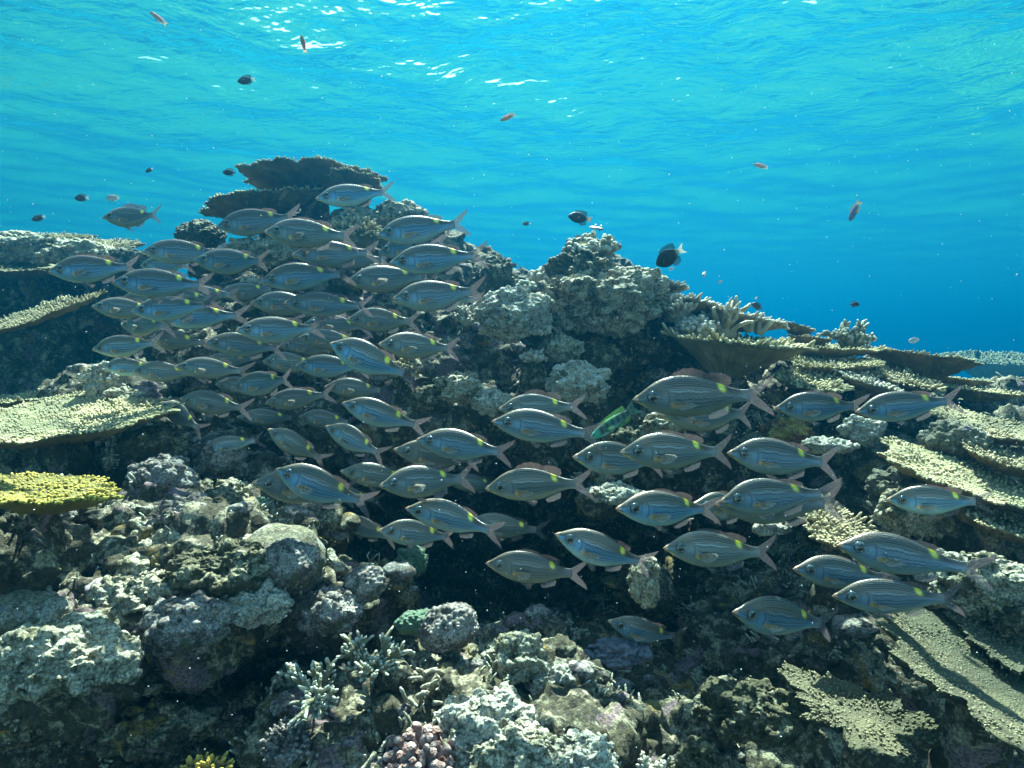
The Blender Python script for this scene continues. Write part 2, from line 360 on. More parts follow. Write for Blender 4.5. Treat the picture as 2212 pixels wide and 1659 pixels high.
REEF = {}
def reef():
    rng = np.random.default_rng(5)
    Vs, Fs, off = [], [], 0
    v0, f0 = ico(4)
    for k, (c, r) in enumerate(LUMPS):
        d = 1 + .20 * fbm(v0 * 1.5 + k * 3.1, 11, 3)
        Vs.append(v0 * d[:, None] * r + c); Fs.append(f0 + off); off += len(v0)
    me = mesh_data('reef_lumps', np.concatenate(Vs), np.concatenate(Fs), M_REEF)
    o = obj('reef', me)
    a = o.modifiers.new('r', 'REMESH'); a.mode = 'VOXEL'; a.voxel_size = .021
    b = o.modifiers.new('s', 'SMOOTH'); b.iterations = 3; b.factor = .5
    dg = bpy.context.evaluated_depsgraph_get(); ev = o.evaluated_get(dg); m2 = ev.to_mesh()
    n = len(m2.vertices); V = np.empty(n * 3, np.float32); m2.vertices.foreach_get('co', V); V = V.reshape(-1, 3).astype(float)
    pl = np.empty(len(m2.polygons) * 4, np.int32); m2.loops.foreach_get('vertex_index', pl); F = pl.reshape(-1, 4)
    ev.to_mesh_clear()
    o.modifiers.clear()
    # keep only what could be seen: in front of the far back, above the floor
    keep = (V[:, 2] > -2.2) & (V[:, 1] > .55) & (V[:, 1] < 8.0) & (np.abs(V[:, 0]) < 1.6 + V[:, 1] * 1.25)
    fk = keep[F].all(1)
    # facing away (back of the mass) is thinned out
    F = F[fk]
    used = np.unique(F); mp = np.full(n, -1); mp[used] = np.arange(len(used)); V = V[used]; F = mp[F]
    nr = vnormals(V, F)
    V = V + nr * (.075 * fbm(V * 3.1, 41, 3) + .030 * ridged(V * 7.0 + .06 * fbm(V * 5, 77, 2)[:, None], 42, 3))[:, None]
    # one level of subdivision (by hand) so that the knobs are real geometry
    V, F = subdivide(V, F)
    nr = vnormals(V, F)
    k1 = worley(V * 17 + .35 * fbm(V * 9, 5, 2)[:, None], 6); k2 = worley(V * 46, 8)
    mask = np.clip(.5 + 1.6 * gnoise(V * 3.7, 99), 0, 1)
    d = .050 * (.55 - k1) * (.3 + .7 * mask) + .017 * (.5 - k2) + .016 * fbm(V * 24, 12, 3) + .014 * ridged(V * 15, 15, 2) - .045 * np.clip(gnoise(V * 8.5, 21) - .18, 0, 1)
    V = V + nr * d[:, None]
    REEF.update(V=V, F=F, n=vnormals(V, F))
    me = mesh_data('reef', V, F, M_REEF)
    o.data = me; tag(o, kind='structure')
    print('REEF verts', len(V))

def subdivide(V, F):
    e = np.concatenate([np.stack([F[:, i], F[:, (i + 1) % 4]], 1) for i in range(4)])
    es = np.sort(e, 1); key = es[:, 0].astype(np.int64) * (len(V) + 1) + es[:, 1]
    u, idx, inv = np.unique(key, return_index=True, return_inverse=True)
    mid = (V[es[idx, 0]] + V[es[idx, 1]]) / 2
    fc = V[F].mean(1)
    n, m = len(V), len(F)
    em = n + inv.reshape(4, m).T; ci = n + len(u) + np.arange(m)
    Q = np.concatenate([np.stack([F[:, i], em[:, i], ci, em[:, (i - 1) % 4]], 1) for i in range(4)])
    return np.concatenate([V, mid, fc]), Q
reef()
# ------------------------------------------------------------------ fish
def interp(xs, tab):
    t = np.array(tab, float); xk, yk = t[:, 0], t[:, 1]
    m = np.gradient(yk, xk)                                   # smooth cubic through the table
    i = np.clip(np.searchsorted(xk, xs) - 1, 0, len(xk) - 2); h = xk[i + 1] - xk[i]; s = np.clip((xs - xk[i]) / h, 0, 1)
    return (2*s**3 - 3*s**2 + 1) * yk[i] + (s**3 - 2*s**2 + s) * h * m[i] + (-2*s**3 + 3*s**2) * yk[i+1] + (s**3 - s**2) * h * m[i+1]

def pattern_mat(name, rough=.4, metal=0.0, alpha=1.0, trans=0.0, bumpy=None, vary=0.0, spec=.5):
    m, nt, b = new_mat(name)
    at = nt.nodes.new('ShaderNodeAttribute'); at.attribute_name = 'pattern'
    c = at.outputs['Color']
    if vary:
        oi = nt.nodes.new('ShaderNodeObjectInfo')
        hs = nt.nodes.new('ShaderNodeHueSaturation'); nt.links.new(c, hs.inputs['Color'])
        nt.links.new(maprange(nt, oi.outputs['Random'], 0, 1, 1 - vary, 1 + vary), hs.inputs['Value'])
        c = hs.outputs[0]
    co = coords(nt)
    c = mixc(nt, maprange(nt, noise(nt, co, 40, 4, .6), .3, .7, 0, .25), c, (.12, .12, .10))
    nt.links.new(c, b.inputs['Base Color'])
    b.inputs['Roughness'].default_value = rough; b.inputs['Metallic'].default_value = metal
    b.inputs['Specular IOR Level'].default_value = spec
    if bumpy:
        vor = N(nt, 'ShaderNodeTexVoronoi', Scale=bumpy); nt.links.new(co, vor.inputs['Vector'])
        bump(nt, b, [(vor.outputs['Distance'], .0015, .35)])
    if alpha < 1 or trans:
        out = nt.nodes['Material Output']
        sh = b.outputs[0]
        if trans:
            tl = nt.nodes.new('ShaderNodeBsdfTranslucent'); nt.links.new(c, tl.inputs[0])
            mx = nt.nodes.new('ShaderNodeMixShader'); mx.inputs[0].default_value = trans
            nt.links.new(sh, mx.inputs[1]); nt.links.new(tl.outputs[0], mx.inputs[2]); sh = mx.outputs[0]
        if alpha < 1:
            tr = nt.nodes.new('ShaderNodeBsdfTransparent')
            mx = nt.nodes.new('ShaderNodeMixShader'); mx.inputs[0].default_value = alpha
            nt.links.new(tr.outputs[0], mx.inputs[1]); nt.links.new(sh, mx.inputs[2]); sh = mx.outputs[0]
        nt.links.new(sh, out.inputs[0])
    return m
M_SKIN = pattern_mat('fish_skin', .36, .30, bumpy=260, vary=.28)
M_DARKSKIN = pattern_mat('small_fish_skin', .5, 0.0, bumpy=500, vary=.15)
M_FIN = pattern_mat('fish_fin', .35, 0, .46, .35)
M_EYE = pattern_mat('fish_eye', .12, 0)

def bend_xyz(V, A, ph=0.0):
    """sideways swimming bend: the tail sweeps, the head counters a little"""
    V = V.copy(); x = V[:, 0]
    off = A * (np.clip(x - .25, 0, 2) ** 2 * 1.25) + ph * .05 * np.sin(x * 5.5) * np.clip(x, 0, 1)
    V[:, 1] += off
    return V

BREAM = dict(
    top=[(0,.004),(.02,.022),(.05,.040),(.10,.074),(.15,.106),(.21,.133),(.28,.150),(.36,.157),(.45,.149),(.54,.128),(.62,.100),(.70,.068),(.76,.050),(.80,.044),(.84,.046)],
    bot=[(0,-.006),(.02,-.020),(.05,-.034),(.10,-.062),(.15,-.086),(.21,-.110),(.28,-.130),(.36,-.141),(.45,-.139),(.54,-.124),(.62,-.096),(.70,-.066),(.76,-.048),(.80,-.042),(.84,-.044)],
    wid=[(0,.004),(.02,.014),(.05,.023),(.10,.036),(.15,.047),(.21,.055),(.28,.060),(.36,.060),(.45,.055),(.54,.046),(.62,.035),(.70,.024),(.76,.016),(.80,.011),(.84,.006)])
for _k in ('top', 'bot'): BREAM[_k] = [(x, z * (1 + .04 * min(1, x * 6) * max(0, 1 - max(0, x - .5) * 3))) for x, z in BREAM[_k]]
DAMSEL = dict(
    top=[(0,.0),(.03,.05),(.08,.10),(.15,.155),(.25,.205),(.36,.225),(.48,.21),(.60,.165),(.70,.11),(.76,.075),(.81,.062)],
    bot=[(0,-.01),(.03,-.05),(.08,-.10),(.15,-.15),(.25,-.20),(.36,-.22),(.48,-.21),(.60,-.165),(.70,-.11),(.76,-.075),(.81,-.062)],
    wid=[(0,.006),(.03,.03),(.08,.05),(.15,.068),(.25,.08),(.36,.082),(.48,.072),(.60,.052),(.70,.032),(.76,.02),(.81,.008)])
SLENDER = dict(
    top=[(0,.0),(.03,.035),(.08,.062),(.15,.09),(.25,.115),(.36,.125),(.48,.118),(.60,.095),(.70,.07),(.76,.052),(.81,.046)],
    bot=[(0,-.01),(.03,-.032),(.08,-.06),(.15,-.09),(.25,-.115),(.36,-.122),(.48,-.115),(.60,-.09),(.70,-.065),(.76,-.05),(.81,-.046)],
    wid=[(0,.005),(.03,.022),(.08,.037),(.15,.05),(.25,.058),(.36,.06),(.48,.053),(.60,.04),(.70,.025),(.76,.016),(.81,.007)])

def loft(prof, nx=150, na=128):
    xe = prof['top'][-1][0]
    t = np.linspace(0, 1, nx); xs = xe * (t ** 1.25)
    T, B, W = interp(xs, prof['top']), interp(xs, prof['bot']), np.maximum(interp(xs, prof['wid']), .003)
    a = np.linspace(0, 2 * math.pi, na, endpoint=False)
    ca, sa = np.cos(a), np.sin(a)
    # widest a little below the middle, back narrowed to a ridge
    zz = (T + B)[:, None] / 2 + (T - B)[:, None] / 2 * sa[None]
    yy = W[:, None] * (np.sign(ca) * np.abs(ca) ** .92)[None] * (1 - .16 * np.clip(sa, 0, 1) ** 2)[None]
    V = np.stack([np.repeat(xs[:, None], na, 1), yy, zz], -1)
    i = np.arange(nx - 1)[:, None] * na; j = np.arange(na)[None]
    F = np.stack([i + j, i + na + j, i + na + (j + 1) % na, i + (j + 1) % na], -1).reshape(-1, 4)
    n = nx * na
    V = np.concatenate([V.reshape(-1, 3), [[-.004, 0, (T[0] + B[0]) / 2], [xe + .002, 0, (T[-1] + B[-1]) / 2]]])
    tri = np.concatenate([np.stack([np.full(na, n), np.arange(na), (np.arange(na) + 1) % na], 1), np.stack([np.full(na, n + 1), (nx - 1) * na + (np.arange(na) + 1) % na, (nx - 1) * na + np.arange(na)], 1)])
    return V, [F, tri]

def fin(base, edge, thick=.004, nu=26, nv=9, rays=11, cbase=(.3, .22, .2), cedge=(.3, .2, .22), cray=(.12, .09, .09), y0=None, splay=0.0, sidecurve=0.0):
    """thin fin: base and edge polylines [(x,z)..] from front to back, with a real (small) thickness and raised rays"""
    u = np.linspace(0, 1, nu); v = np.linspace(0, 1, nv)
    def poly(p):
        p = np.array(p, float); s = np.concatenate(([0], np.cumsum(np.linalg.norm(np.diff(p, axis=0), axis=1)))); s /= s[-1]
        return np.stack([np.interp(u, s, p[:, k]) for k in range(2)], 1)
    Bp, Ep = poly(base), poly(edge)
    XZ = Bp[:, None] * (1 - v)[None, :, None] + Ep[:, None] * v[None, :, None]
    ray_ = .5 + .5 * np.cos(u * rays * 2 * math.pi)
    th = thick * (1 - .85 * v)[None] * (.55 + .45 * ray_)[:, None]
    y = (splay * v + sidecurve * v * v)[None].repeat(nu, 0)
    Vp = np.stack([XZ[..., 0], y + th / 2, XZ[..., 1]], -1).reshape(-1, 3); Vm = np.stack([XZ[..., 0], y - th / 2, XZ[..., 1]], -1).reshape(-1, 3)
    i = np.arange(nu - 1)[:, None] * nv + np.arange(nv - 1)[None]
    q = np.stack([i, i + 1, i + nv + 1, i + nv], -1).reshape(-1, 4); n = nu * nv
    rim = [k * nv + nv - 1 for k in range(nu)]
    side = np.array([(rim[k], rim[k] + n, rim[k + 1] + n, rim[k + 1]) for k in range(nu - 1)] + [(k, k + 1, k + 1 + n, k + n) for k in range(nv - 1)] + [((nu-1)*nv + k, (nu-1)*nv + k + n, (nu-1)*nv + k + 1 + n, (nu-1)*nv + k + 1) for k in range(nv - 1)])
    c = np.array(cbase)[None, None] * (1 - v)[None, :, None] + np.array(cedge)[None, None] * v[None, :, None]
    c = np.repeat(c, nu, 0); k = (ray_ ** 3 * .7)[:, None, None]; c = c * (1 - k) + np.array(cray) * k
    c = c.reshape(-1, 3)
    return np.concatenate([Vp, Vm]), [q, q[:, ::-1] + n, side], np.concatenate([c, c])

def eye_mesh(r, iris, pupil=(.004, .006, .012)):
    V, F = ico(3)
    rad = np.hypot(V[:, 0], V[:, 2]); front = V[:, 1] < 0
    c = np.where((rad < .58)[:, None], np.array(pupil), np.where((rad < .66)[:, None], np.array((.34, .31, .14)), np.where((rad < .86)[:, None], np.array(iris), np.array((.03, .05, .06)))))
    return V * np.array((r, r * .42, r)), F, c
def smooth(e0, e1, x): t = np.clip((x - e0) / (e1 - e0), 0, 1); return t * t * (3 - 2 * t)

def paint_bream(V, shade_tone):
    x, z = V[:, 0], V[:, 2]
    T, B = interp(np.clip(x, 0, .84), BREAM['top']), interp(np.clip(x, 0, .84), BREAM['bot'])
    v = np.clip((z - B) / (T - B), 0, 1)
    back = np.array((.085, .07, .05)); flank = (np.array((.12, .30, .46)), np.array((.13, .18, .185)), np.array((.13, .25, .34)))[shade_tone]; belly = (np.array((.23, .37, .36)), np.array((.17, .20, .15)), np.array((.21, .30, .27)))[shade_tone]  # flank and belly colours with water sheen and shade painted in
    k1 = smooth(.48, .72, v)[:, None]; k0 = smooth(.06, .34, v)[:, None]
    c = belly * (1 - k0) + flank * k0; c = c * (1 - k1) + back * k1
    wob = .006 * np.sin(x * 160) + .010 * np.sin(x * 47 + 1)
    body = smooth(.235, .30, x) * (1 - smooth(.70, .80, x))
    # thin pale lines along the back
    ph = (v - .60) / .052 + .35 * np.sin(x * 3)
    line = np.clip(np.cos(2 * math.pi * (ph)), 0, 1) ** 1.5 * smooth(.60, .64, v) * (1 - smooth(.95, 1, v)) * smooth(.20, .28, x) * (1 - smooth(.60, .74, x))
    line = line * (.72 + .28 * np.cos(x * 330 + v * 40))
    c = c * (1 - .78 * line[:, None]) + np.array((.50, .51, .45)) * .78 * line[:, None]
    sc_ = .5 + .5 * np.cos(x * 330) * np.cos(v * 85); c = c * (1 - .22 * (sc_ * smooth(.24, .30, x))[:, None])
    dk = np.clip(-np.cos(2 * math.pi * ph), 0, 1) * smooth(.60, .64, v) * (1 - smooth(.9, 1, v)) * body
    c = c * (1 - .55 * dk[:, None])
    # one broader pale-blue line over a dark one, then wavy dark stripes down the flank
    for v0, wd, st, x0, x1, colr in [(.635, .016, .55, .26, .60, (.45, .55, .60)), (.575, .024, .75, .27, .66, (.045, .05, .04)), (.50, .014, .65, .27, .76, (.05, .05, .03)), (.435, .019, .95, .28, .76, (.015, .022, .025)), (.335, .018, .95, .29, .74, (.015, .022, .025)), (.245, .015, .85, .31, .70, (.04, .05, .035)), (.165, .011, .5, .36, .62, (.12, .12, .07))]:
        m = np.exp(-((v - v0 - wob) / wd) ** 2) * st * smooth(x0, x0 + .04, x) * (1 - smooth(x1 - .08, x1, x))
        c = c * (1 - m[:, None]) + np.array(colr) * m[:, None]
    # head: brownish forehead, bluish cheek, yellow line under the eye, gill edge
    hd = (1 - smooth(.2, .28, x))
    m = hd * smooth(.62, .8, v); c = c * (1 - .6 * m[:, None]) + np.array((.24, .19, .13)) * .6 * m[:, None]
    g = np.exp(-((x - (.268 - .35 * (v - .45) ** 2)) / .006) ** 2) * smooth(.2, .3, v) * (1 - smooth(.66, .74, v))
    c = c * (1 - .8 * g[:, None]) + np.array((.03, .035, .04)) * .8 * g[:, None]
    g = np.exp(-((x - (.205 - .3 * (v - .35) ** 2)) / .006) ** 2) * smooth(.1, .2, v) * (1 - smooth(.5, .6, v)) * .35
    c = c * (1 - g[:, None]) + np.array((.1, .14, .16)) * g[:, None]
    ring = np.exp(-((np.hypot(x - .148, z - .016) - .058) / .008) ** 2) * .6
    c = c * (1 - ring[:, None]) + np.array((.09, .11, .10)) * ring[:, None]
    m = np.exp(-((z + .012 + .62 * (x - .03)) / .007) ** 2) * (1 - smooth(.09, .12, x)); c = c * (1 - m[:, None]) + np.array((.50, .42, .10)) * m[:, None]
    lip = (1 - smooth(.028, .045, x)); c = c * (1 - lip[:, None]) + np.array((.62, .36, .22)) * lip[:, None]
    mouth = np.exp(-((z + .004 + .30 * x) / .0035) ** 2) * (1 - smooth(.055, .07, x)); c = c * (1 - .9 * mouth[:, None])
    # pectoral base and the yellow saddle with its white centre
    m = np.exp(-(((x - .30) / .020) ** 2 + ((z + .055) / .020) ** 2)); c = c * (1 - m[:, None]) + np.array((.62, .36, .06)) * m[:, None]
    s = np.exp(-(((x - .655 - .35 * (.05 - z)) / .022) ** 2 + ((z - .066) / .030) ** 2) ** 1.5); s = np.clip(s * 1.5, 0, 1)
    c = c * (1 - s[:, None]) + np.array((.90, .78, .015)) * s[:, None]
    s = np.exp(-(((x - .650) / .014) ** 2 + ((z - .058) / .008) ** 2)); c = c * (1 - .8 * s[:, None]) + np.array((.88, .92, .50)) * .8 * s[:, None]
    pe = smooth(.72, .84, x)[:, None] * .5; c = c * (1 - pe) + np.array((.34, .30, .30)) * pe
    return c

def to_local(V, length): return (V - np.array((.48, 0, 0))) * length
def fish_proto(root_name, prof, length, A, ph, paint, fins, eye, skin, seed=0, nx=150, na=128):
    """returns list of (part name, mesh, child parts)"""
    parts = []
    V, F = loft(prof, nx, na)
    c = paint(V)
    parts.append(('body', mesh_data(root_name + '_body', to_local(bend_xyz(V, A, ph), length), F, skin, col=c)))
    for nm, f in fins:
        V, F, c = f
        parts.append((nm, mesh_data(root_name + '_' + nm, to_local(bend_xyz(V, A, ph), length), F, M_FIN, col=c)))
    ex, ez, er, iris = eye
    for s in (-1, 1):
        V, F, c = eye_mesh(er, iris)
        w = float(interp(np.array([ex]), prof['wid'])[0])
        V = V * np.array((1, -s if s > 0 else 1, 1)); Fx = F[:, ::-1] if s > 0 else F
        V = V + np.array((ex, s * w * .90, ez))
        parts.append(('eye', mesh_data(root_name + '_eye', to_local(bend_xyz(V, A, ph), length), Fx, M_EYE, col=c)))
    return parts

def bream_fins(raised, spread, side):
    f = []
    top = lambda x: float(interp(np.array([x]), BREAM['top'])[0]) - .006
    bot = lambda x: float(interp(np.array([x]), BREAM['bot'])[0]) + .006
    h = .010 + .060 * raised
    xb = np.linspace(.27, .53, 9)
    pk, pe = (.13, .10, .09), (.17, .10, .095)
    f.append(('spiny_dorsal_fin', fin([(x, top(x)) for x in xb], [(x + .02 + .035 * raised, top(x) + h * (.45 + .55 * math.sin(math.pi * (i + 1.5) / 10)) * (1 if i % 2 == 0 else .86)) for i, x in enumerate(xb)], .004, 40, 7, 9, pk, pe, (.10, .07, .07), sidecurve=0)))
    xb = np.linspace(.52, .685, 7); hh = .024 + .040 * raised
    f.append(('soft_dorsal_fin', fin([(x, top(x)) for x in xb], [(.535, top(.535) + .03 * raised + .014), (.585, top(.55) + hh * .9), (.655, top(.60) + hh * 1.12), (.718, top(.66) + hh * 1.0), (.722, top(.69) + hh * .45)], .004, 36, 7, 9, (.14, .11, .09), (.19, .12, .12), (.12, .08, .08))))
    f.append(('anal_fin', fin([(x, bot(x)) for x in np.linspace(.54, .68, 6)], [(.565, bot(.56) - .055), (.62, bot(.6) - .062), (.69, bot(.66) - .055), (.70, bot(.69) - .022)], .004, 30, 7, 8, (.15, .15, .145), (.19, .17, .18), (.13, .11, .11))))
    for s in (-1, 1):
        V, F, c = fin([(.345, bot(.35) + .006), (.375, bot(.37) + .004)], [(.44, bot(.4) - .060), (.475, bot(.44) - .030)], .004, 14, 7, 5, (.18, .17, .15), (.20, .17, .17), (.1, .09, .09), splay=s * .02)
        V = V + np.array((0, s * .018, 0)); f.append(('pelvic_fin', (V, F, c)))
        V, F, c = fin([(.298, -.038), (.306, -.070)], [(.365, -.024 + side * .02), (.44, -.040 + side * .03), (.462, -.058 + side * .03), (.42, -.078), (.352, -.092)], .003, 26, 7, 8, (.66, .42, .14), (.46, .46, .43), (.30, .28, .25), splay=s * (.030 + .03 * abs(side)))
        V = V + np.array((0, s * .056, 0)); f.append(('pectoral_fin', (V, F, c)))
    sp_ = spread
    f.append(('tail_fin', fin([(.815, .040), (.83, .02), (.835, 0), (.83, -.02), (.815, -.038)], [(1.0, .150 * sp_), (.985, .105 * sp_), (.945, .060 * sp_), (.885, .0), (.945, -.062 * sp_), (.985, -.108 * sp_), (1.0, -.155 * sp_)], .007, 60, 9, 17, (.17, .165, .17), (.22, .16, .17), (.09, .08, .085))))
    return f
BREAM_LEN = .245
BVAR = []
for (A, ph, raised, spread, side, shade_tone) in [(0.0, .4, .0, 1.0, 0, 0), (.26, -.5, .05, .95, .8, 0), (-.20, .5, .9, 1.0, 0, 1), (.10, .9, .05, 1.08, -.6, 2), (-.12, -.9, .25, .88, .5, 0), (.34, 0, .1, 1.0, -.4, 1), (-.30, .6, .0, .92, .2, 2), (.20, 1.2, .3, 1.05, 1.0, 1)]:
    BVAR.append(fish_proto('bream', BREAM, BREAM_LEN, A, ph, lambda V, w_=shade_tone: paint_bream(V, w_), bream_fins(raised, spread, side), (.148, .016, .047, (.11, .16, .17)), M_SKIN))

def place_fish(name, parts, pos, head_px, tail_px, yaw, roll=0.0, scale=1.0):
    """root Empty at pos; the fish's own -X is its snout"""
    root = empty(name, pos)
    ax = np.array(tail_px, float) - np.array(head_px, float)
    d = VR * ax[0] - VU * ax[1]; d /= np.linalg.norm(d)
    d = d * math.cos(yaw) + VF * math.sin(yaw)
    x = Vector(d).normalized(); y0 = Vector(VF); z = x.cross(y0).normalized(); y = z.cross(x)
    if z.z < 0 and abs(ax[0]) > abs(ax[1]): z = -z; y = z.cross(x)
    m = Matrix((x, y, z)).transposed().to_4x4() @ Matrix.Rotation(roll, 4, 'X')
    root.rotation_euler = m.to_euler(); root.scale = (scale,) * 3
    for nm, me in parts: obj(nm, me, root)
    return root

# snout x, y, tail x, y on the photograph; variant; nearer(+)/farther(-) than its size says; what singles it out
SCHOOL = [
(218,470,358,470,2,0,'lone grey bream swimming in open blue above the far left reef'),
(680,432,849,412,0,0,'highest silvery bream crossing in front of the top table coral'),
(466,492,645,466,3,0,'bream passing just under the drooping left lobe of the table corals'),
(570,503,766,508,5,0,'brown bream in front of the yellow finger coral near the reef top'),
(808,512,1012,480,0,0,'bream with tail raised into open water over the mound shoulder'),
(836,568,1052,552,0,0,'pale blue bream with clear spread anal fin at right edge of upper school'),
(312,547,482,543,3,0,'slim bream overlapping the right end of the far left plateau'),
(410,560,604,575,0,0,'striped bream left of the dark gap under the reef top'),
(114,592,292,572,4,0,'leftmost bream of the whole school, before the layered plateau'),
(242,612,458,615,0,0,'bright lined bream with yellow saddle, second from left in upper school'),
(292,572,425,575,3,-.10,'shaded bream half hidden behind the bright lined bream at left'),
(632,556,815,540,3,0,'bream directly below the brown one at the yellow finger coral'),
(564,610,752,585,1,0,'bright bluish bream with tail turned up in the middle of upper school'),
(750,612,935,592,5,-.05,'shaded bream peering from beneath the pale blue bream'),
(806,540,975,528,3,-.12,'bream whose head shows between two bigger bream at upper right'),
(614,658,800,660,0,0,'blue bream with bold pale back lines above the group centre'),
(843,648,1048,632,4,0,'dark striped bream pointing at the small pale finger corals'),
(194,662,352,672,5,0,'dim bream at the left rim above the dark cave'),
(280,673,470,660,0,0,'bream just below the bright lined bream at left'),
(345,690,522,678,1,0,'bream with orange snout and reddish tail in the left cluster'),
(540,655,705,660,5,-.10,'dim bream behind the bold lined blue bream'),
(510,716,702,712,0,0,'bluish bream with vivid yellow saddle in the centre of left cluster'),
(748,690,905,695,5,-.08,'dark bream in shade under the right edge of upper school'),
(452,742,606,752,3,0,'bream tucked under the bluish one with vivid saddle'),
(194,755,352,740,3,-.02,'faint bream lowest against the dark cave mouth at far left'),
(302,728,448,742,5,-.1,'blurry shaded bream between two faint ones in the left cave'),
(702,738,893,818,1,.10,'large bream nosing up steeply, nearest in the school centre'),
(630,790,800,795,0,0,'bream crossed by the large steep one'),
(818,745,990,752,3,0,'bream right of the large steep one with tail over dark rock'),
(375,792,540,802,3,0,'rounded bream above the lower left cluster'),
(222,792,345,796,0,0,'small bream before the white dead coral at left'),
(283,802,425,806,5,-.05,'dark bream behind the rounded one in lower left cluster'),
(490,838,655,818,4,0,'pale bream with clear lines and bright saddle, lower left cluster'),
(384,860,540,885,3,0,'bream below the rounded one with tail hanging down'),
(570,872,720,850,3,0,'bream with reddish upright tail in lower left cluster'),
(735,870,914,925,1,0,'bream nosing up beside the small pale rocks at centre'),
(333,868,445,930,5,0,'dim diagonal bream at the right tip of big bright table coral'),
(440,968,566,950,3,0,'small dull bream above the grey boulder corals at left'),
(420,952,540,958,5,-.15,'dark bream mostly hidden behind the small dull one'),
(575,925,700,1000,5,0,'small steep bream with pale tail at left of centre cave'),
(695,920,836,985,3,0,'plain grey bream facing up left with large dark tail'),
(852,968,1040,1005,5,-.06,'bream hidden behind the striped one at cave centre'),
(890,950,1112,978,0,0,'striped bream with long spread tail in the middle of the cave'),
(1058,910,1290,938,0,.05,'vivid blue striped bream in front of a raised dorsal fin'),
(1072,884,1262,876,2,-.04,'bream showing its raised spiny fin behind the vivid blue one'),
(1365,864,1645,850,2,.03,'largest bream with pink lips under the right plate coral'),
(1420,895,1650,900,5,-.12,'bream almost covered by the largest one'),
(1672,882,1868,876,4,0,'bream with brown back following behind the largest one'),
(1850,892,2066,862,0,0,'pale bluish bream at far right with raised tail'),
(1228,982,1450,1005,3,-.04,'bream with orange fin base left of the big eyed one'),
(1334,976,1588,978,4,.05,'big eyed bream with bold blue stripes in right cluster'),
(1568,980,1806,1000,3,0,'bream following directly behind the big eyed one'),
(556,1035,760,1075,5,-.05,'bream showing only its head left of the brown diagonal one'),
(588,1012,798,1095,1,.03,'brown bream diving up left with large yellow saddle and bent tail'),
(735,1015,905,1045,5,-.08,'shaded bream behind the one with bright white lines'),
(818,1046,1026,1036,0,0,'bream with bright white back lines at cave centre'),
(1046,1058,1272,1035,2,0,'dusky bream with reddish raised fin at cave centre'),
(1318,1090,1562,1108,4,0,'bream below the big eyed one, with ringed eye'),
(1545,1082,1790,1062,0,0,'bream with two tails crossing behind it at right'),
(1540,1095,1818,1085,3,-.14,'bream hidden behind the one at right, its tail showing'),
(1480,1080,1660,1118,5,-.16,'dim bream deep between the two right clusters'),
(728,1118,855,1168,3,0,'small brown bream with glowing saddle lowest at left'),
(818,1138,985,1170,3,-.02,'bream between the small brown one and the lower striped one'),
(868,1102,1095,1135,0,0,'striped bream with big saddle, lower centre of the cave'),
(1010,1125,1180,1155,5,-.08,'dark bream with glowing saddle deep in the cave'),
(1196,1155,1410,1230,1,0,'bream tilting head up with soft tail over pale rubble'),
(1044,1222,1264,1240,0,0,'lowest central bream, clean striped, before black water'),
(1434,1188,1672,1192,4,0,'bream with short tail right of the tilting one'),
(1712,1230,1935,1250,4,-.02,'yellow lipped bream under a bigger one at lower right'),
(1808,1180,2090,1222,4,.03,'bigger bream above the yellow lipped one at lower right'),
(1808,1298,2060,1285,4,0,'bream at lower right with closed mouth over the dark hollow'),
(1563,1308,1818,1362,0,0,'bream with dark forked tail above the bottom right plates'),
(1310,1338,1484,1396,1,0,'lowest bream of all, small, gliding over dark rubble'),
(1924,1085,2120,1078,4,0,'pale bream in front of the long pale plate at right'),
(600,748,742,752,5,-.16,'dim bream behind the vivid saddle one at school centre'),
(470,640,600,620,5,-.16,'dim bream with reddish tail at the dark gap edge'),
(430,790,560,770,5,-.18,'dim bream seen through a gap above the rounded one'),
(520,900,640,905,5,-.14,'dark bream behind the reddish tailed one in lower left'),
(760,800,885,812,5,-.10,'dim bream below the large steep one, over finger coral'),
(640,730,790,738,5,-.12,'dim bream whose yellow saddle shows left of the steep one'),
(330,640,470,648,5,-.10,'dim bream filling the gap left of the dark gap under the reef top'),
(655,700,800,706,5,-.14,'dark bream under the bold lined blue bream'),
(560,780,700,790,5,-.15,'dark bream above the pale clear lined one at lower left'),
(240,700,385,705,5,-.10,'faint bream low in the left cave between dimmer ones'),
(690,560,840,560,5,-.16,'shaded bream tucked behind the two under the yellow finger coral'),
(460,830,590,842,5,-.14,'dark bream hidden under the rounded one at lower left'),
(900,640,1040,645,5,-.14,'dark bream behind the striped one at the pale finger corals'),
(380,640,510,634,5,-.12,'shadowy bream right above the orange snouted one'),
(700,835,840,845,5,-.15,'dark bream below the steep one, near the finger coral branches'),
(640,900,770,915,5,-.15,'dark bream left of the plain grey one with large dark tail'),
(250,650,390,655,5,-.12,'dim bream between the left rim and the orange snouted one'),
(690,1060,820,1085,5,-.12,'dark bream behind the brown diagonal one near cave centre'),
(960,1040,1090,1050,5,-.14,'dark bream whose nose follows the bright lined one at cave centre'),
]
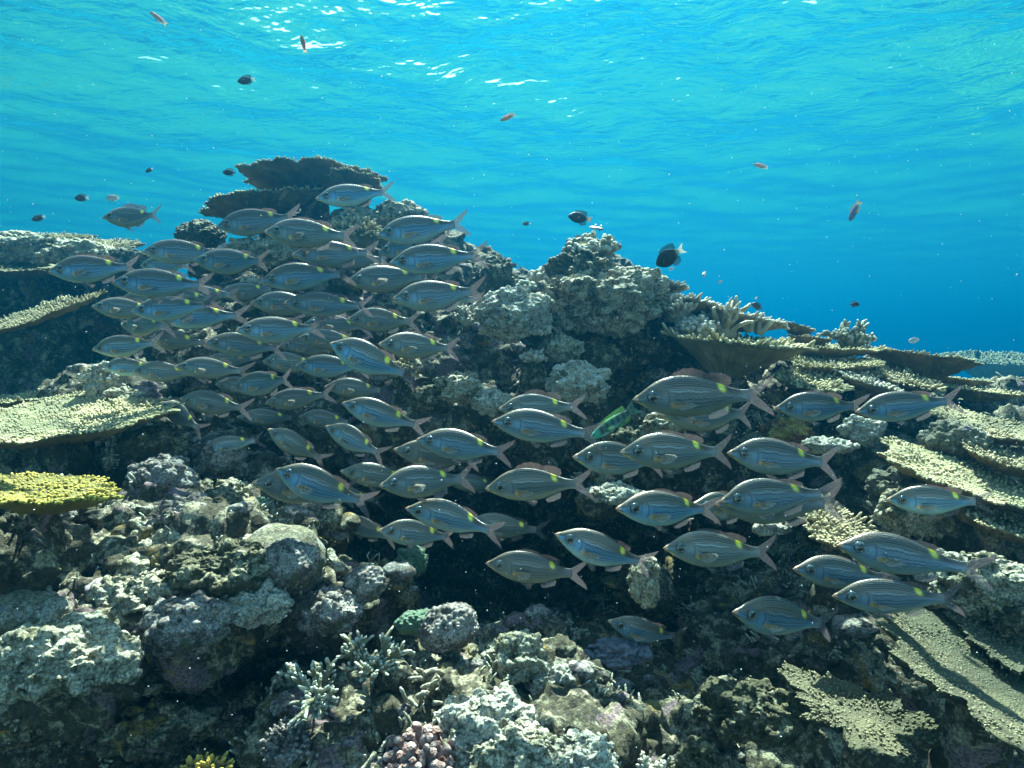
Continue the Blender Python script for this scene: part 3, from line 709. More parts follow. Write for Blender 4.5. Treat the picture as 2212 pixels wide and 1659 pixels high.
def school():
    rng = random.Random(4)
    for (x0, y0, x1, y1, var, dz, what) in SCHOOL:
        n = math.hypot(x1 - x0, y1 - y0); yaw = max(-.42, min(.42, rng.gauss(0, .17)))
        s = rng.uniform(.95, 1.06)
        if dz < -.05: s *= .97
        d = FPX * BREAM_LEN * s * math.cos(yaw) / n
        k = 1 - dz
        sc = s * k
        if d > 1.9: q_ = (1.9 + (d - 1.9) * .35) / d; d *= q_; sc *= q_
        mid = P((x0 + x1) / 2, (y0 + y1) / 2, d * k)
        if rng.random() < .4: var = {0: 6, 3: 7, 5: 7, 4: 6}.get(var, var)
        if (y0 > 830 and rng.random() < .55): var = {0: 3, 4: 3, 6: 7, 1: 1}.get(var, var)  # lower fish often take the variants with shade in their colour
        r = place_fish('bream', BVAR[var], mid, (x0, y0), (x1, y1), yaw, rng.uniform(-.10, .10), sc)
        r.scale = (sc * rng.uniform(.97, 1.03), sc, sc * rng.uniform(.93, 1.06))
        tag(r, what, 'fish', 'school of striped bream')
school()

# ---- small reef fish
def plain_paint(body, tail, xt=.7, belly=None):
    def f(V):
        k = smooth(xt, xt + .08, V[:, 0])[:, None]
        c = np.array(body) * (1 - k) + np.array(tail) * k
        if belly is not None:
            b_ = smooth(.02, -.08, V[:, 2])[:, None] if False else (1 - smooth(-.08, .02, V[:, 2]))[:, None]
            c = c * (1 - b_) + np.array(belly) * b_
        return c
    return f
def small_fins(prof, body, tail, hi=.10):
    top = lambda x: float(interp(np.array([x]), prof['top'])[0]) - .01
    bot = lambda x: float(interp(np.array([x]), prof['bot'])[0]) + .01
    dk = [k * .6 for k in body]
    f = [('dorsal_fin', fin([(x, top(x)) for x in np.linspace(.22, .72, 9)], [(.27, top(.25) + hi * .55), (.45, top(.42) + hi * .75), (.62, top(.58) + hi * 1.1), (.76, top(.66) + hi * 1.15), (.77, top(.72) + hi * .3)], .006, 24, 5, 8, body, body, dk)),
         ('anal_fin', fin([(x, bot(x)) for x in np.linspace(.45, .72, 6)], [(.52, bot(.5) - hi * .8), (.64, bot(.6) - hi * 1.1), (.76, bot(.68) - hi * 1.0), (.77, bot(.72) - hi * .3)], .006, 20, 5, 6, body, body, dk)),
         ('tail_fin', fin([(.775, .055), (.79, 0), (.775, -.055)], [(1.0, .14), (.95, .08), (.91, 0), (.95, -.08), (1.0, -.14)], .008, 24, 5, 9, tail, tail, [k * .7 for k in tail]))]
    for s in (-1, 1):
        V, F, c = fin([(.28, -.01), (.29, -.05)], [(.42, .0), (.44, -.06), (.36, -.10)], .004, 10, 4, 4, body, tail, dk, splay=s * .12)
        w = float(interp(np.array([.29]), prof['wid'])[0]); f.append(('pectoral_fin', (V + np.array((0, s * w * .95, 0)), F, c)))
    return f
def small_kind(nm, prof, body, tail, finc, A, hi=.10, belly=None, iris=(.2, .18, .1)):
    return fish_proto(nm, prof, 1.0, A, .3, plain_paint(body, tail, belly=belly), small_fins(prof, finc, tail, hi), (.115, .04, .035, iris), M_DARKSKIN, nx=36, na=28)
K_BLACK = small_kind('damselfish', DAMSEL, (.012, .014, .018), (.030, .025, .02), (.012, .014, .018), .05, .13)
K_BLACKOR = small_kind('damselfish', DAMSEL, (.012, .013, .016), (.50, .24, .04), (.014, .014, .016), .05, .13)
K_BICOL = small_kind('chromis', DAMSEL, (.030, .032, .045), (.62, .62, .58), (.04, .04, .05), .08, .10)
K_PALE = small_kind('chromis', DAMSEL, (.34, .36, .40), (.60, .48, .22), (.40, .38, .36), .06, .08, belly=(.52, .54, .56))
K_ORANGE = small_kind('anthias', SLENDER, (.62, .22, .07), (.66, .34, .14), (.55, .18, .10), .1, .08, belly=(.70, .36, .20))
K_PINK = small_kind('anthias', SLENDER, (.62, .36, .30), (.68, .48, .26), (.60, .36, .32), .1, .07, belly=(.72, .54, .46))
K_PURPLE = small_kind('anthias', SLENDER, (.16, .15, .30), (.72, .42, .10), (.34, .26, .22), -.1, .09, belly=(.30, .26, .26))
SMALL = [
(326,28,357,50,2.0,'PINK','pink anthias in the top left corner of the water','anthias',.3,3.14),
(655,82,655,108,1.9,'ORANGE','orange anthias head up under the bright surface','anthias',.8,0),
(512,176,552,170,1.7,'BICOL','dark chromis with pale tail alone in upper left water','chromis',0,0),
(1080,262,1114,244,1.9,'ORANGE','orange pink anthias high in the centre of open water','anthias',.1,0),
(1626,354,1660,362,2.0,'PINK','pale pink anthias below the bright surface ripples at right','anthias',0,0),
(1832,480,1858,434,1.9,'PURPLE','violet anthias with orange tail nosing down at right','anthias',.2,0),
(314,372,330,363,2.2,'BICOL','small two tone chromis under the surface left of table coral','chromis',0,0),
(480,372,510,373,2.2,'BLACK','small dark damselfish just left of the top table coral','damselfish',0,0),
(160,428,192,427,2.3,'BICOL','dark chromis left of a paler one above far left reef','chromis',0,0),
(228,428,258,427,2.3,'PALE','pale chromis right of a dark one above far left reef','chromis',0,0),
(70,476,96,466,2.3,'BICOL','dark chromis nearest the left edge over the plateau','chromis',.2,0),
(1226,467,1279,474,2.0,'BLACKOR','black damselfish with orange tail above the pinnacle','damselfish',.1,0),
(1424,566,1466,544,1.9,'BLACKW','black damselfish with white tail turning towards the camera','damselfish',-.95,0),
(1128,484,1146,482,2.4,'BICOL','tiny dark chromis with white tail between mound and pinnacle','chromis',0,0),
(1102,574,1120,572,2.5,'BICOL','tiny dark chromis just above the saddle of the reef','chromis',0,0),
(1281,500,1284,482,2.3,'PALE','thin silver sliver of a fish under the orange tailed damselfish','small fish',1.2,0),
(1293,501,1296,484,2.3,'BICOL','thin dark sliver of a fish under the orange tailed damselfish','small fish',1.2,0),
(1622,655,1648,668,2.6,'BLACK','dark damselfish hovering over the right ridge fingers','damselfish',0,0),
(1858,657,1834,658,2.6,'BLACK','dark damselfish facing right in open water over right ridge','damselfish',0,0),
(1962,738,1986,732,2.6,'PALE','pale chromis near the staghorn tuft on the right','chromis',0,0),
(1444,584,1456,578,2.5,'PALE','tiny pale fish just below the white tailed damselfish','small fish',0,0),
(1518,600,1524,584,2.6,'PALE','tiny upright pale fish above the right plates','small fish',.5,0),
(1550,612,1560,606,2.7,'PALE','tiny faint fish farthest right of the pinnacle specks','small fish',0,0),
(1630,648,1637,640,2.6,'PINK','tiny pinkish fish right above a dark damselfish','small fish',.4,0),
(2108,776,2116,752,8.0,'BLACK','dark fish upright before the far faded table coral','damselfish',.3,0),
(2060,1192,2212,1170,0,'',None,None,0,0),
]
K_BLACKW = small_kind('damselfish', DAMSEL, (.010, .012, .016), (.70, .66, .50), (.012, .012, .016), .12, .13)
def small_fish():
    kinds = dict(PINK=K_PINK, ORANGE=K_ORANGE, BICOL=K_BICOL, PURPLE=K_PURPLE, BLACK=K_BLACK, BLACKOR=K_BLACKOR, BLACKW=K_BLACKW, PALE=K_PALE)
    for (x0, y0, x1, y1, d, k, what, cat, yaw, roll) in SMALL:
        if not what: continue
        n = math.hypot(x1 - x0, y1 - y0); s = M(n, d) / max(.45, math.cos(yaw))
        r = place_fish(cat.replace(' ', '_'), kinds[k], P((x0 + x1) / 2, (y0 + y1) / 2, d), (x0, y0), (x1, y1), yaw, 0, s)
        tag(r, what, cat, 'small fish over the reef')
small_fish()

# ---- six-barred wrasse slipping away between the bream
def paint_wrasse(V):
    x, z = V[:, 0], V[:, 2]
    c = np.tile(np.array((.028, .13, .085)), (len(V), 1))
    b_ = (1 - smooth(-.10, -.02, z))[:, None]; c = c * (1 - b_) + np.array((.25, .50, .55)) * b_
    t_ = smooth(.045, .085, z)[:, None]; c = c * (1 - t_) + np.array((.13, .42, .07)) * t_
    for xb in (.24, .35, .46, .57, .68, .77):
        m = (np.exp(-((x - xb - .25 * z) / .027) ** 4) * smooth(-.07, -.03, z) * (1 - smooth(.055, .08, z)))[:, None]
        c = c * (1 - m) + np.array((.006, .01, .012)) * m
    h = (1 - smooth(.17, .22, x))[:, None] * .8; c = c * (1 - h) + np.array((.04, .42, .26)) * h
    return c
WR = {k: [(x, y * (.82 if k != 'wid' else .8)) for x, y in v] for k, v in SLENDER.items()}
wr = fish_proto('wrasse', WR, 1.0, .08, .3, paint_wrasse, small_fins(WR, (.08, .26, .06), (.05, .16, .13), .07), (.10, .03, .022, (.4, .25, .1)), M_DARKSKIN, nx=90, na=40)
d = 1.62
r = place_fish('wrasse', wr, P(1325, 913, d), (1272, 950), (1382, 876), .15, 0, M(134, d))
tag(r, 'slim green wrasse with black bars slanting up between two bream', 'fish')
# ------------------------------------------------------------------ corals
def rot_xyz(tx, ty, tz=0.0):
    """tx: near edge dips (deg), ty: right side dips (deg)"""
    return np.array((Matrix.Rotation(R(tz), 3, 'Z') @ Matrix.Rotation(R(tx), 3, 'X') @ Matrix.Rotation(R(ty), 3, 'Y')))

def table_coral(label, x, y, d, rx, ry, tx=0, ty=0, mat=None, seed=0, sp=.013, bl=.016, br=.0046, bowl=.12, lobes=.16, thick=.022, funnel=.10, stalk=.25, cat='table coral', name='table_coral', group=None, spread=.8):
    rng = np.random.default_rng(seed + 100)
    c = P(x, y, d); a = M(rx, d); b = ry
    Rm = rot_xyz(tx, ty)
    ph = rng.uniform(0, 6.28, 8)
    def outline(t): return 1 + lobes * (.42 * np.sin(2 * t + ph[0]) + .45 * np.sin(3 * t + ph[1]) + .40 * np.sin(5 * t + ph[2]) + .32 * np.sin(9 * t + ph[3]) + .22 * np.sin(17 * t + ph[4]) + .16 * np.sin(31 * t + ph[5]))
    off = rng.uniform(0, 50, 3)
    def surf(px, py, rho):
        q = np.stack([px * 5 + off[0], py * 5 + off[1], np.full_like(px, off[2])], 1)
        return bowl * min(a, b) * rho ** 2 + .045 * min(a, .4) * fbm(q, seed, 3)
    na, nr = 132, 34
    t = np.linspace(0, 2 * math.pi, na, endpoint=False); r = np.linspace(.02, 1, nr) ** .8
    TT, RR = np.meshgrid(t, r); o = outline(TT.ravel()); rho = RR.ravel()
    px, py = a * rho * o * np.cos(TT.ravel()), b * rho * o * np.sin(TT.ravel())
    zt = surf(px, py, rho)
    rib = 1 + .55 * np.sin(TT.ravel() * 46 + 5 * gnoise(np.stack([px * 14, py * 14, 0 * px], 1), seed)) * rho + .4 * gnoise(np.stack([px * 26, py * 26, 0 * px], 1), seed + 4)
    zb = zt - (thick * (1.0 - .72 * rho ** 3) * rib + funnel * min(a, b) * 1.4 * (1 - rho) ** 1.7) - .004 * (fbm(np.stack([px * 50, py * 50, 0 * px], 1), seed + 9, 2))
    top = np.stack([px, py, zt + .003 * gnoise(np.stack([px * 90, py * 90, 0 * px], 1), seed)], 1); bot = np.stack([px * .985, py * .985, zb], 1)
    i = np.arange(nr - 1)[:, None] * na; j = np.arange(na)[None]
    q = np.stack([i + j, i + (j + 1) % na, i + na + (j + 1) % na, i + na + j], -1).reshape(-1, 4); n = na * nr
    rim = (nr - 1) * na + np.arange(na); rim2 = (nr - 1) * na + (np.arange(na) + 1) % na
    side = np.stack([rim, rim2, rim2 + n, rim + n], 1)
    cap = np.stack([np.full(na, 2 * n), (np.arange(na) + 1) % na, np.arange(na)], 1)
    V = np.concatenate([top, bot, [[0, 0, zt[0]]]]); Fq = np.concatenate([q, q[:, ::-1] + n, side[:, ::-1]])
    colr = np.concatenate([np.clip(rho * .5, 0, 1), rho * .25, [0]])
    # branchlets all over the upper face, leaning outwards; longest along the rim
    gx, gy = np.meshgrid(np.arange(-1.25 * a, 1.25 * a, sp), np.arange(-1.25 * b, 1.25 * b, sp))
    gx = gx.ravel() + rng.uniform(-.5, .5, gx.size) * sp; gy = gy.ravel() + rng.uniform(-.5, .5, gy.size) * sp
    th = np.arctan2(gy / b, gx / a); rh = np.hypot(gx / a, gy / b) / outline(th)
    k = (rh < .985) & (rng.random(len(rh)) < .93); gx, gy, th, rh = gx[k], gy[k], th[k], rh[k]
    nrim = int(2 * math.pi * max(a, b) / sp * 1.5)
    tr = rng.uniform(0, 2 * math.pi, nrim); orr = outline(tr)
    gx = np.concatenate([gx, a * orr * np.cos(tr) * .985]); gy = np.concatenate([gy, b * orr * np.sin(tr) * .985]); th = np.concatenate([th, tr]); rh = np.concatenate([rh, np.full(nrim, .985)])
    m = len(gx); isrim = np.arange(m) >= m - nrim
    z = surf(gx, gy, rh) - .003
    out = np.stack([np.cos(th) , np.sin(th), np.zeros(m)], 1)
    dr = np.array((0, 0, 1.)) + out * (spread * rh ** 2)[:, None] + rng.normal(0, .22, (m, 3)); dr[isrim] += out[isrim] * 1.1; dr[isrim, 2] -= .45
    ln = .8 * bl * rng.uniform(.55, 1.35, m) * (.75 + .5 * rh); rad = br * rng.uniform(.75, 1.25, m)
    clump = fbm(np.stack([gx * 16 + off[0], gy * 16 + off[1], 0 * gx], 1), seed + 3, 2); ln *= np.clip(1 + 1.0 * clump, .3, 1.8)
    Vb, Qb, Tb, tt = sticks(np.stack([gx, gy, z], 1), dr, ln, rad, rad * .62, 5)
    V2 = np.concatenate([V, Vb]) @ Rm.T
    cc = np.concatenate([colr, .25 + .75 * tt]); cc = np.stack([cc, cc, cc], 1)
    root = empty(name, c)
    obj('plate', mesh_data('plate', V2, [np.concatenate([Fq, Qb + len(V)]), np.concatenate([cap, Tb + len(V)])], mat or M_TABLE, col=cc), root)
    if stalk:
        h = np.linspace(0, 1, 14); tt_ = np.linspace(0, 2 * math.pi, 28, endpoint=False)
        base = (Rm @ np.array((0, 0, zb[0] + .03)))
        H, A = np.meshgrid(h, tt_, indexing='ij')
        rs = min(a, b) * (.30 - .10 * np.sin(H * 2.6) ** 1 + .10 * H) 
        sx, sy, sz = base[0] + rs * np.cos(A) + .03 * H, base[1] + rs * np.sin(A) + stalk * .35 * H, base[2] - stalk * H
        Vs = np.stack([sx.ravel(), sy.ravel(), sz.ravel()], 1); nn = vn = None
        Vs += (.02 * np.stack([fbm(Vs * 14 + k * 9, seed + k, 3) for k in range(3)], 1))
        i = np.arange(13)[:, None] * 28; j = np.arange(28)[None]
        obj('stalk', mesh_data('stalk', Vs, np.stack([i + j, i + 28 + j, i + 28 + (j + 1) % 28, i + (j + 1) % 28], -1).reshape(-1, 4), M_REEF), root)
    tag(root, label, cat, group); return root

def rock(label, cat, x, y, d, rx, ry, mat, seed=0, rz=None, style='rock', rough=1.0, level=6, name=None, flat=0.0, tz=0.0):
    v, F = ico(level)
    a, c = M(rx, d), M(ry, d); b = rz if rz else (a + c) / 2 * .9
    r = (a + b + c) / 3; off = np.array((seed * 3.7, seed * 1.3, seed * 2.9))
    S = np.array((a, b, c))
    if style == 'rock':
        dd = 1 + rough * (.34 * fbm(v * 1.3 + off, seed, 3) + .20 * ridged(v * 2.6 + off, seed + 1, 3))
    elif style == 'knob':
        dd = 1 + rough * (.22 * fbm(v * 1.5 + off, seed, 3) + .08 * ridged(v * 2.2 + off, seed + 1, 2))
    else:
        dd = 1 + rough * .13 * fbm(v * 1.3 + off, seed, 2)
    V = v * dd[:, None] * S
    if flat: V[:, 2] = np.where(V[:, 2] < 0, V[:, 2] * (1 - flat), V[:, 2])
    n = vnormals(V, F)
    w = V + off
    if style == 'rock':
        k = worley(w * 24 + .4 * fbm(w * 11, seed, 2)[:, None], seed); k2 = worley(w * 60, seed + 2)
        V = V + n * (min(r, .16) / .16 * (.030 * (.5 - k)) + .0085 * (.5 - k2) + .012 * fbm(w * 33, seed + 5, 3) - .03 * np.clip(gnoise(w * 13, seed + 8) - .25, 0, 1))[:, None]
    elif style == 'knob':
        k = worley(w * 34, seed); k2 = worley(w * 95, seed + 2)
        V = V + n * (.022 * (.62 - k) + .0075 * (.5 - k2))[:, None]
    elif style == 'fine':
        k2 = worley(w * 88, seed + 2); k = fbm(w * 16, seed, 2)
        V = V + n * (.009 * (.6 - k2) + .010 * k)[:, None]
    elif style == 'ridge':
        q = np.sin(w[:, 0] * 130 + 4.0 * fbm(w * 7, seed, 2) + w[:, 2] * 60); V = V + n * (.004 * q)[:, None]
    if tz:
        V = V @ np.array(Matrix.Rotation(R(tz), 3, 'Y')).T
    h = np.clip((V[:, 2] / c) * .5 + .5, 0, 1) * 0
    o = obj(name or ('coral_rock' if style == 'rock' else 'boulder_coral'), mesh_data('rock', V, F, mat, col=np.stack([h, h, h], 1)), None, P(x, y, d))
    tag(o, label, cat); return o

def finger_coral(label, cat, x, y, d, rpx, n, ln, r, mat, seed=0, up=(0, -.15, 1), spread=1.1, name='finger_coral', base=True, sub=0, flat=1.0, seg=8):
    rng = np.random.default_rng(seed + 500)
    R0 = M(rpx, d)
    g = rng.normal(0, 1, (n * 3, 3)); g[:, 2] = np.abs(g[:, 2]); g /= np.linalg.norm(g, axis=1)[:, None]
    # even out: greedy rejection
    keep = []
    for p in g:
        if all(np.dot(p, q) < math.cos(1.35 / math.sqrt(n) * 1.25) for q in keep): keep.append(p)
        if len(keep) >= n: break
    g = np.array(keep); m = len(g)
    upv = Vector(up).normalized(); Q = np.array(Vector((0, 0, 1)).rotation_difference(upv).to_matrix())
    pos = g * np.array((1, 1, .75 * flat)) * R0 * .62
    dr = g * np.array((spread, spread, 1)) + np.array((0, 0, .35)) + rng.normal(0, .14, (m, 3))
    L_ = ln * rng.uniform(.7, 1.25, m); rr = r * rng.uniform(.8, 1.2, m)
    B, D_, LL, RR_ = [pos - dr / np.linalg.norm(dr, axis=1)[:, None] * .01], [dr], [L_], [rr]
    for s in range(sub):
        u = dr / np.linalg.norm(dr, axis=1)[:, None]
        sd = u * .8 + rng.normal(0, .75, (m, 3)); B.append(pos + u * (L_ * rng.uniform(.3, .8, m))[:, None]); D_.append(sd); LL.append(L_ * rng.uniform(.25, .55, m)); RR_.append(rr * .8)
    V, Qd, T, tt = sticks(np.concatenate(B), np.concatenate(D_), np.concatenate(LL), np.concatenate(RR_), np.concatenate(RR_) * .62, seg, bend=rng.normal(0, .10, (m * (sub + 1), 3)))
    V += (.10 * r * np.stack([gnoise(V * 1.6 / r * .25 + k * 7, seed + k) for k in range(3)], 1) * 4)
    root = empty(name, P(x, y, d))
    cc = np.stack([tt, tt, tt], 1)
    obj('branches', mesh_data('branches', V @ Q.T, [Qd, T], mat, col=cc), root)
    if base:
        v, F = ico(5); Vb = v * np.array((1, 1, .75 * flat)) * R0 * .66; Vb = Vb * (1 + .18 * fbm(v * 2 + seed, seed, 3))[:, None]; Vb[:, 2] -= .01
        z = np.zeros(len(Vb)); obj('base', mesh_data('base', Vb @ Q.T, F, mat, col=np.stack([z, z, z], 1)), root)
    tag(root, label, cat); return root

def staghorn(label, x, y, d, hpx, mat, seed=0, stems=9, lean=(0, 0, 1), name='staghorn_coral', thick=.0075, fan=.8):
    rng = np.random.default_rng(seed + 900); H = M(hpx, d)
    B, D_, LL, R0, R1 = [], [], [], [], []
    def grow(p, dr, ln, r, lv):
        dr = dr / np.linalg.norm(dr)
        B.append(p); D_.append(dr); LL.append(ln); R0.append(r); R1.append(r * .72)
        if lv == 0: return
        k = rng.integers(3, 6)
        for _ in range(k):
            t = rng.uniform(.25, .95); e = rng.normal(0, 1, 3); e -= dr * np.dot(e, dr); e /= np.linalg.norm(e)
            grow(p + dr * ln * t, dr * .75 + e * .75 + np.array((0, 0, .25)), ln * rng.uniform(.45, .72), r * .82, lv - 1)
    for s in range(stems):
        a = rng.uniform(0, 6.28); dr = np.array(lean, float) + np.array((math.cos(a) * fan, math.sin(a) * fan * .8, rng.uniform(-.1, .3)))
        grow(np.array((rng.uniform(-.15, .15) * H, rng.uniform(-.1, .1) * H, -.02)), dr, H * rng.uniform(.4, .72), thick, 2)
    V, Q, T, tt = sticks(np.array(B), np.array(D_), np.array(LL), np.array(R0), np.array(R1), 7, bend=rng.normal(0, .09, (len(B), 3)))
    V += .002 * np.stack([gnoise(V * 120 + k * 5, k) for k in range(3)], 1)
    o = obj(name, mesh_data(name, V, [Q, T], mat, col=np.stack([tt] * 3, 1)), None, P(x, y, d)); tag(o, label, 'branching coral'); return o

# ---- table corals
TABLES = [
# label, x, y, d, rx px, ry m, tx, ty, mat, spacing, extra
('topmost table coral on the mound, seen from beneath against the blue', 668, 386, 2.95, 136, .25, -4, -2, M_TABLE, dict(bl=.014, funnel=.05, stalk=.30, lobes=.16, sp=.011, bowl=.02, spread=.35, thick=.028)),
('small table coral layered on the right end of the topmost one', 772, 392, 2.85, 50, .15, -4, 6, M_TABLE, dict(bl=.014, stalk=.2, bowl=.02, spread=.35, thick=.035)),
('table coral drooping left below the topmost one', 565, 440, 2.85, 125, .18, -1, -12, M_TABLE, dict(bl=.014, funnel=.06, stalk=.3, sp=.011, bowl=.02, spread=.35, thick=.03)),
('broad sunlit plate at the far left edge of the plateau', 40, 522, 4.3, 140, .36, 12, 2, M_TABLE_PALE, dict(bl=.02, sp=.018)),
('plate ending in a rounded right tip on the far left plateau', 205, 535, 4.1, 85, .30, 13, 5, M_TABLE, dict(bl=.02, sp=.018)),
('lower plate of the far left plateau above the cave', 60, 585, 3.8, 105, .24, 13, 2, M_TABLE, dict(sp=.016)),
('small ragged plate under the plateau beside the leftmost bream', 190, 580, 3.7, 62, .22, 12, 4, M_TABLE_PALE, dict(sp=.016)),
('tilted ribbed plate coral rising out of the dark left cave', 50, 690, 2.8, 155, .20, 24, -15, M_TABLE, dict(bl=.016, bowl=.06, sp=.016, stalk=0, funnel=.02)),
('thin pale plate coral in the lower mouth of the left cave', 70, 866, 2.5, 110, .16, 3, -2, M_TABLE_PALE, dict(sp=.016, thick=.015)),
('big bright flat table coral on the left', 130, 920, 2.02, 248, .27, 8, -2, M_TABLE_PALE, dict(bl=.011, sp=.011, lobes=.14, stalk=.3)),
('bright yellow bowl shaped plate coral at the left edge', 85, 1072, 1.42, 150, .10, 4, 6, M_TABLE_YEL, dict(bl=.010, sp=.0115, bowl=.22, lobes=.16, thick=.014, funnel=.3)),
('large plate coral with thick fingers on the right ridge', 1580, 748, 2.5, 132, .24, 5, 5, M_TABLE_PALE, dict(bl=.03, br=.008, sp=.020, funnel=.45, stalk=.3, spread=1.0)),
('plate coral stepping down behind the ridge fingers', 1570, 690, 2.72, 98, .2, 3, 12, M_FINGER, dict(bl=.026, br=.007, sp=.019)),
('uppermost plate coral at the right shoulder of the pinnacle', 1425, 622, 2.72, 52, .15, 3, 8, M_FINGER, dict(bl=.026, br=.007, sp=.019)),
('plate coral with a short spike beside the pinnacle shoulder', 1480, 655, 2.65, 60, .16, 4, 10, M_FINGER, dict(bl=.03, br=.008, sp=.02)),
('small rounded fan plate silhouetted on the right ridge', 1724, 712, 2.9, 27, .07, -4, 22, M_TABLE, dict(bl=.012)),
('second fan plate just under the small rounded one', 1750, 735, 2.85, 36, .10, 0, 10, M_TABLE, dict(bl=.014)),
('long thin plate under the staghorn tuft', 1790, 757, 2.75, 98, .16, 4, 2, M_TABLE_PALE, dict(bl=.014, thick=.016)),
('dark sided table coral tapering to the right against blue water', 1988, 786, 2.7, 96, .20, -2, 10, M_TABLE, dict(bl=.018, funnel=.4)),
('pale broken plate under the long thin one', 1790, 788, 2.6, 105, .15, 8, 1, M_TABLE_PALE, dict(bl=.018)),
('knobbly pale plate facing the camera on right reef', 1750, 826, 2.4, 62, .12, 15, 3, M_TABLE_PALE, dict(bl=.022, br=.007, sp=.016)),
('low yellowish plate right of the knobbly one', 1868, 822, 2.45, 58, .14, 14, 14, M_FINGER, dict(bl=.02, br=.006)),
('round finger table under the tapering one', 1950, 822, 2.5, 52, .14, 12, 6, M_TABLE, dict(bl=.024, br=.006)),
('slim plate peeping out beneath the tapering table coral', 2060, 822, 2.9, 55, .12, 1, 6, M_TABLE, dict(bl=.012)),
('lower slim plate at right with pale rim', 2112, 848, 2.7, 78, .14, 4, 4, M_TABLE_PALE, dict(bl=.014)),
('far faded table coral in the blue at the right edge', 2145, 782, 10, 78, .8, 5, -4, M_TABLE, dict(bl=.05, sp=.05, br=.017, funnel=.6)),
('far faded lower shelf coral at the right edge', 2190, 838, 8.5, 80, .55, 3, -2, M_TABLE, dict(bl=.05, sp=.05, br=.017)),
('long pale plate slanting down behind the right bream', 2085, 1042, 1.78, 180, .17, 14, 14, M_TABLE_PALE, dict(bl=.010, br=.0048)),
('narrow plate below the long pale one at right', 2150, 1125, 1.68, 115, .12, 12, 14, M_TABLE, dict(bl=.011)),
('finger table slanting beneath the tail of right bream', 1795, 1138, 1.72, 82, .13, 20, 15, M_TABLE, dict(bl=.02, br=.0055)),
('great plate coral sweeping down into the bottom right corner', 2150, 1485, 1.22, 262, .22, 13, 21, M_OLIVE, dict(bl=.0055, sp=.0075, br=.003, lobes=.22, bowl=.05)),
('lobed plate coral above the great corner one', 2185, 1398, 1.36, 112, .12, 14, 12, M_OLIVE, dict(bl=.006, sp=.009, br=.0032, lobes=.25)),
('feathery plate coral in shade left of the great corner one', 1860, 1545, 1.36, 150, .10, 10, 8, M_OLIVE, dict(bl=.009, sp=.009, br=.0034, lobes=.34)),
('pale knobbed plate at the right edge over dark hollow', 2130, 925, 2.1, 92, .17, 12, 5, M_TABLE, dict(bl=.012)),
('sunlit stepped plate behind the pale bream at right', 2000, 1000, 1.95, 72, .14, 16, 10, M_TABLE_PALE, dict(bl=.010)),
('bright ragged plate at the right rim below the raised tail', 2160, 990, 1.9, 70, .15, 14, 12, M_TABLE, dict(bl=.012)),
]
for k, (lab, x, y, d, rx, ry, tx, ty, mat, ex) in enumerate(TABLES):
    table_coral(lab, x, y, d, rx, ry, tx, ty, mat, seed=k * 7 + 3, **ex)

# ---- branching and finger corals
finger_coral('golden finger coral clump on top of the mound', 'finger coral', 768, 512, 2.7, 66, 190, .05, .009, M_TABLE, 1, flat=.8)
finger_coral('pale knobby finger coral hugging the pinnacle right side', 'finger coral', 1462, 672, 2.55, 42, 90, .05, .011, M_FINGER, 2)
finger_coral('white knobbed finger coral above the large ridge plate', 'finger coral', 1500, 712, 2.5, 52, 110, .035, .013, M_FINGER, 3, flat=.7)
finger_coral('stout finger cluster in the middle of the ridge', 'finger coral', 1560, 712, 2.55, 44, 34, .09, .012, M_FINGER, 4, sub=1)
for k, (x, y, h, ln, lab) in enumerate([(1618, 712, 38, 6, 'left of two coral pillars standing up on the ridge'), (1640, 716, 46, 8, 'right and taller of two coral pillars on the ridge')]):
    finger_coral(lab, 'coral pillar', x, y, 2.6, 7, ln, M(h, 2.6), .014, M_FINGER, 30 + k, spread=.22, base=False, name='coral_pillar')
staghorn('staghorn tuft spiking into the blue on the right ridge', 1835, 752, 2.75, 78, M_STAG, 5, 12, (.15, 0, 1), thick=.011)
staghorn('small pale branching coral right of the mound fish', 1012, 690, 2.3, 34, M_FINGER, 6, 9, (-.2, -.4, .8), thick=.008)
staghorn('small branching coral directly under the other one by the mound', 1000, 668, 2.32, 26, M_FINGER, 7, 8, (-.2, -.4, .8), thick=.008)
staghorn('tan branching coral behind the large steep bream', 872, 800, 2.25, 58, M_TABLE, 8, 14, (.1, -.6, .6), thick=.008)
finger_coral('bushy finger coral capping a rock column', 'finger coral', 1152, 778, 2.3, 26, 46, .035, .010, M_FINGER, 9)
finger_coral('stubby coral row on the saddle left of the pinnacle', 'finger coral', 1178, 603, 2.95, 36, 26, .05, .018, M_FINGER, 10, flat=.7)
finger_coral('stubby brown coral low on the saddle', 'finger coral', 1135, 628, 2.9, 30, 26, .04, .016, M_STAG, 11, flat=.7)
finger_coral('lobed dark coral crowning the pinnacle', 'finger coral', 1262, 545, 2.6, 40, 40, .05, .020, M_STAG, 12, flat=.8, sub=1)
rock('craggy dark outcrop under the lobed crown coral', 'rock', 1262, 585, 2.52, 52, 34, M_GREEN, 81, rough=1.7)
finger_coral('smaller lobed coral beside the pinnacle crown', 'finger coral', 1308, 540, 2.6, 26, 22, .045, .018, M_STAG, 13, flat=.8, sub=1)
staghorn('branching coral with pale blue tips in the lower foreground', 705, 1500, 1.32, 128, M_STAG, 14, 9, (-.1, -.45, .8), thick=.0066)
staghorn('second pale tipped branching coral, up right of the first', 790, 1438, 1.4, 104, M_STAG, 15, 7, (.35, -.4, .75), thick=.0064)
finger_coral('pinkish brown cauliflower coral at the bottom edge', 'cauliflower coral', 905, 1655, 1.12, 92, 85, .028, .0125, M_PINK, 16, name='cauliflower_coral', flat=.75, up=(0, -.35, 1), sub=1)
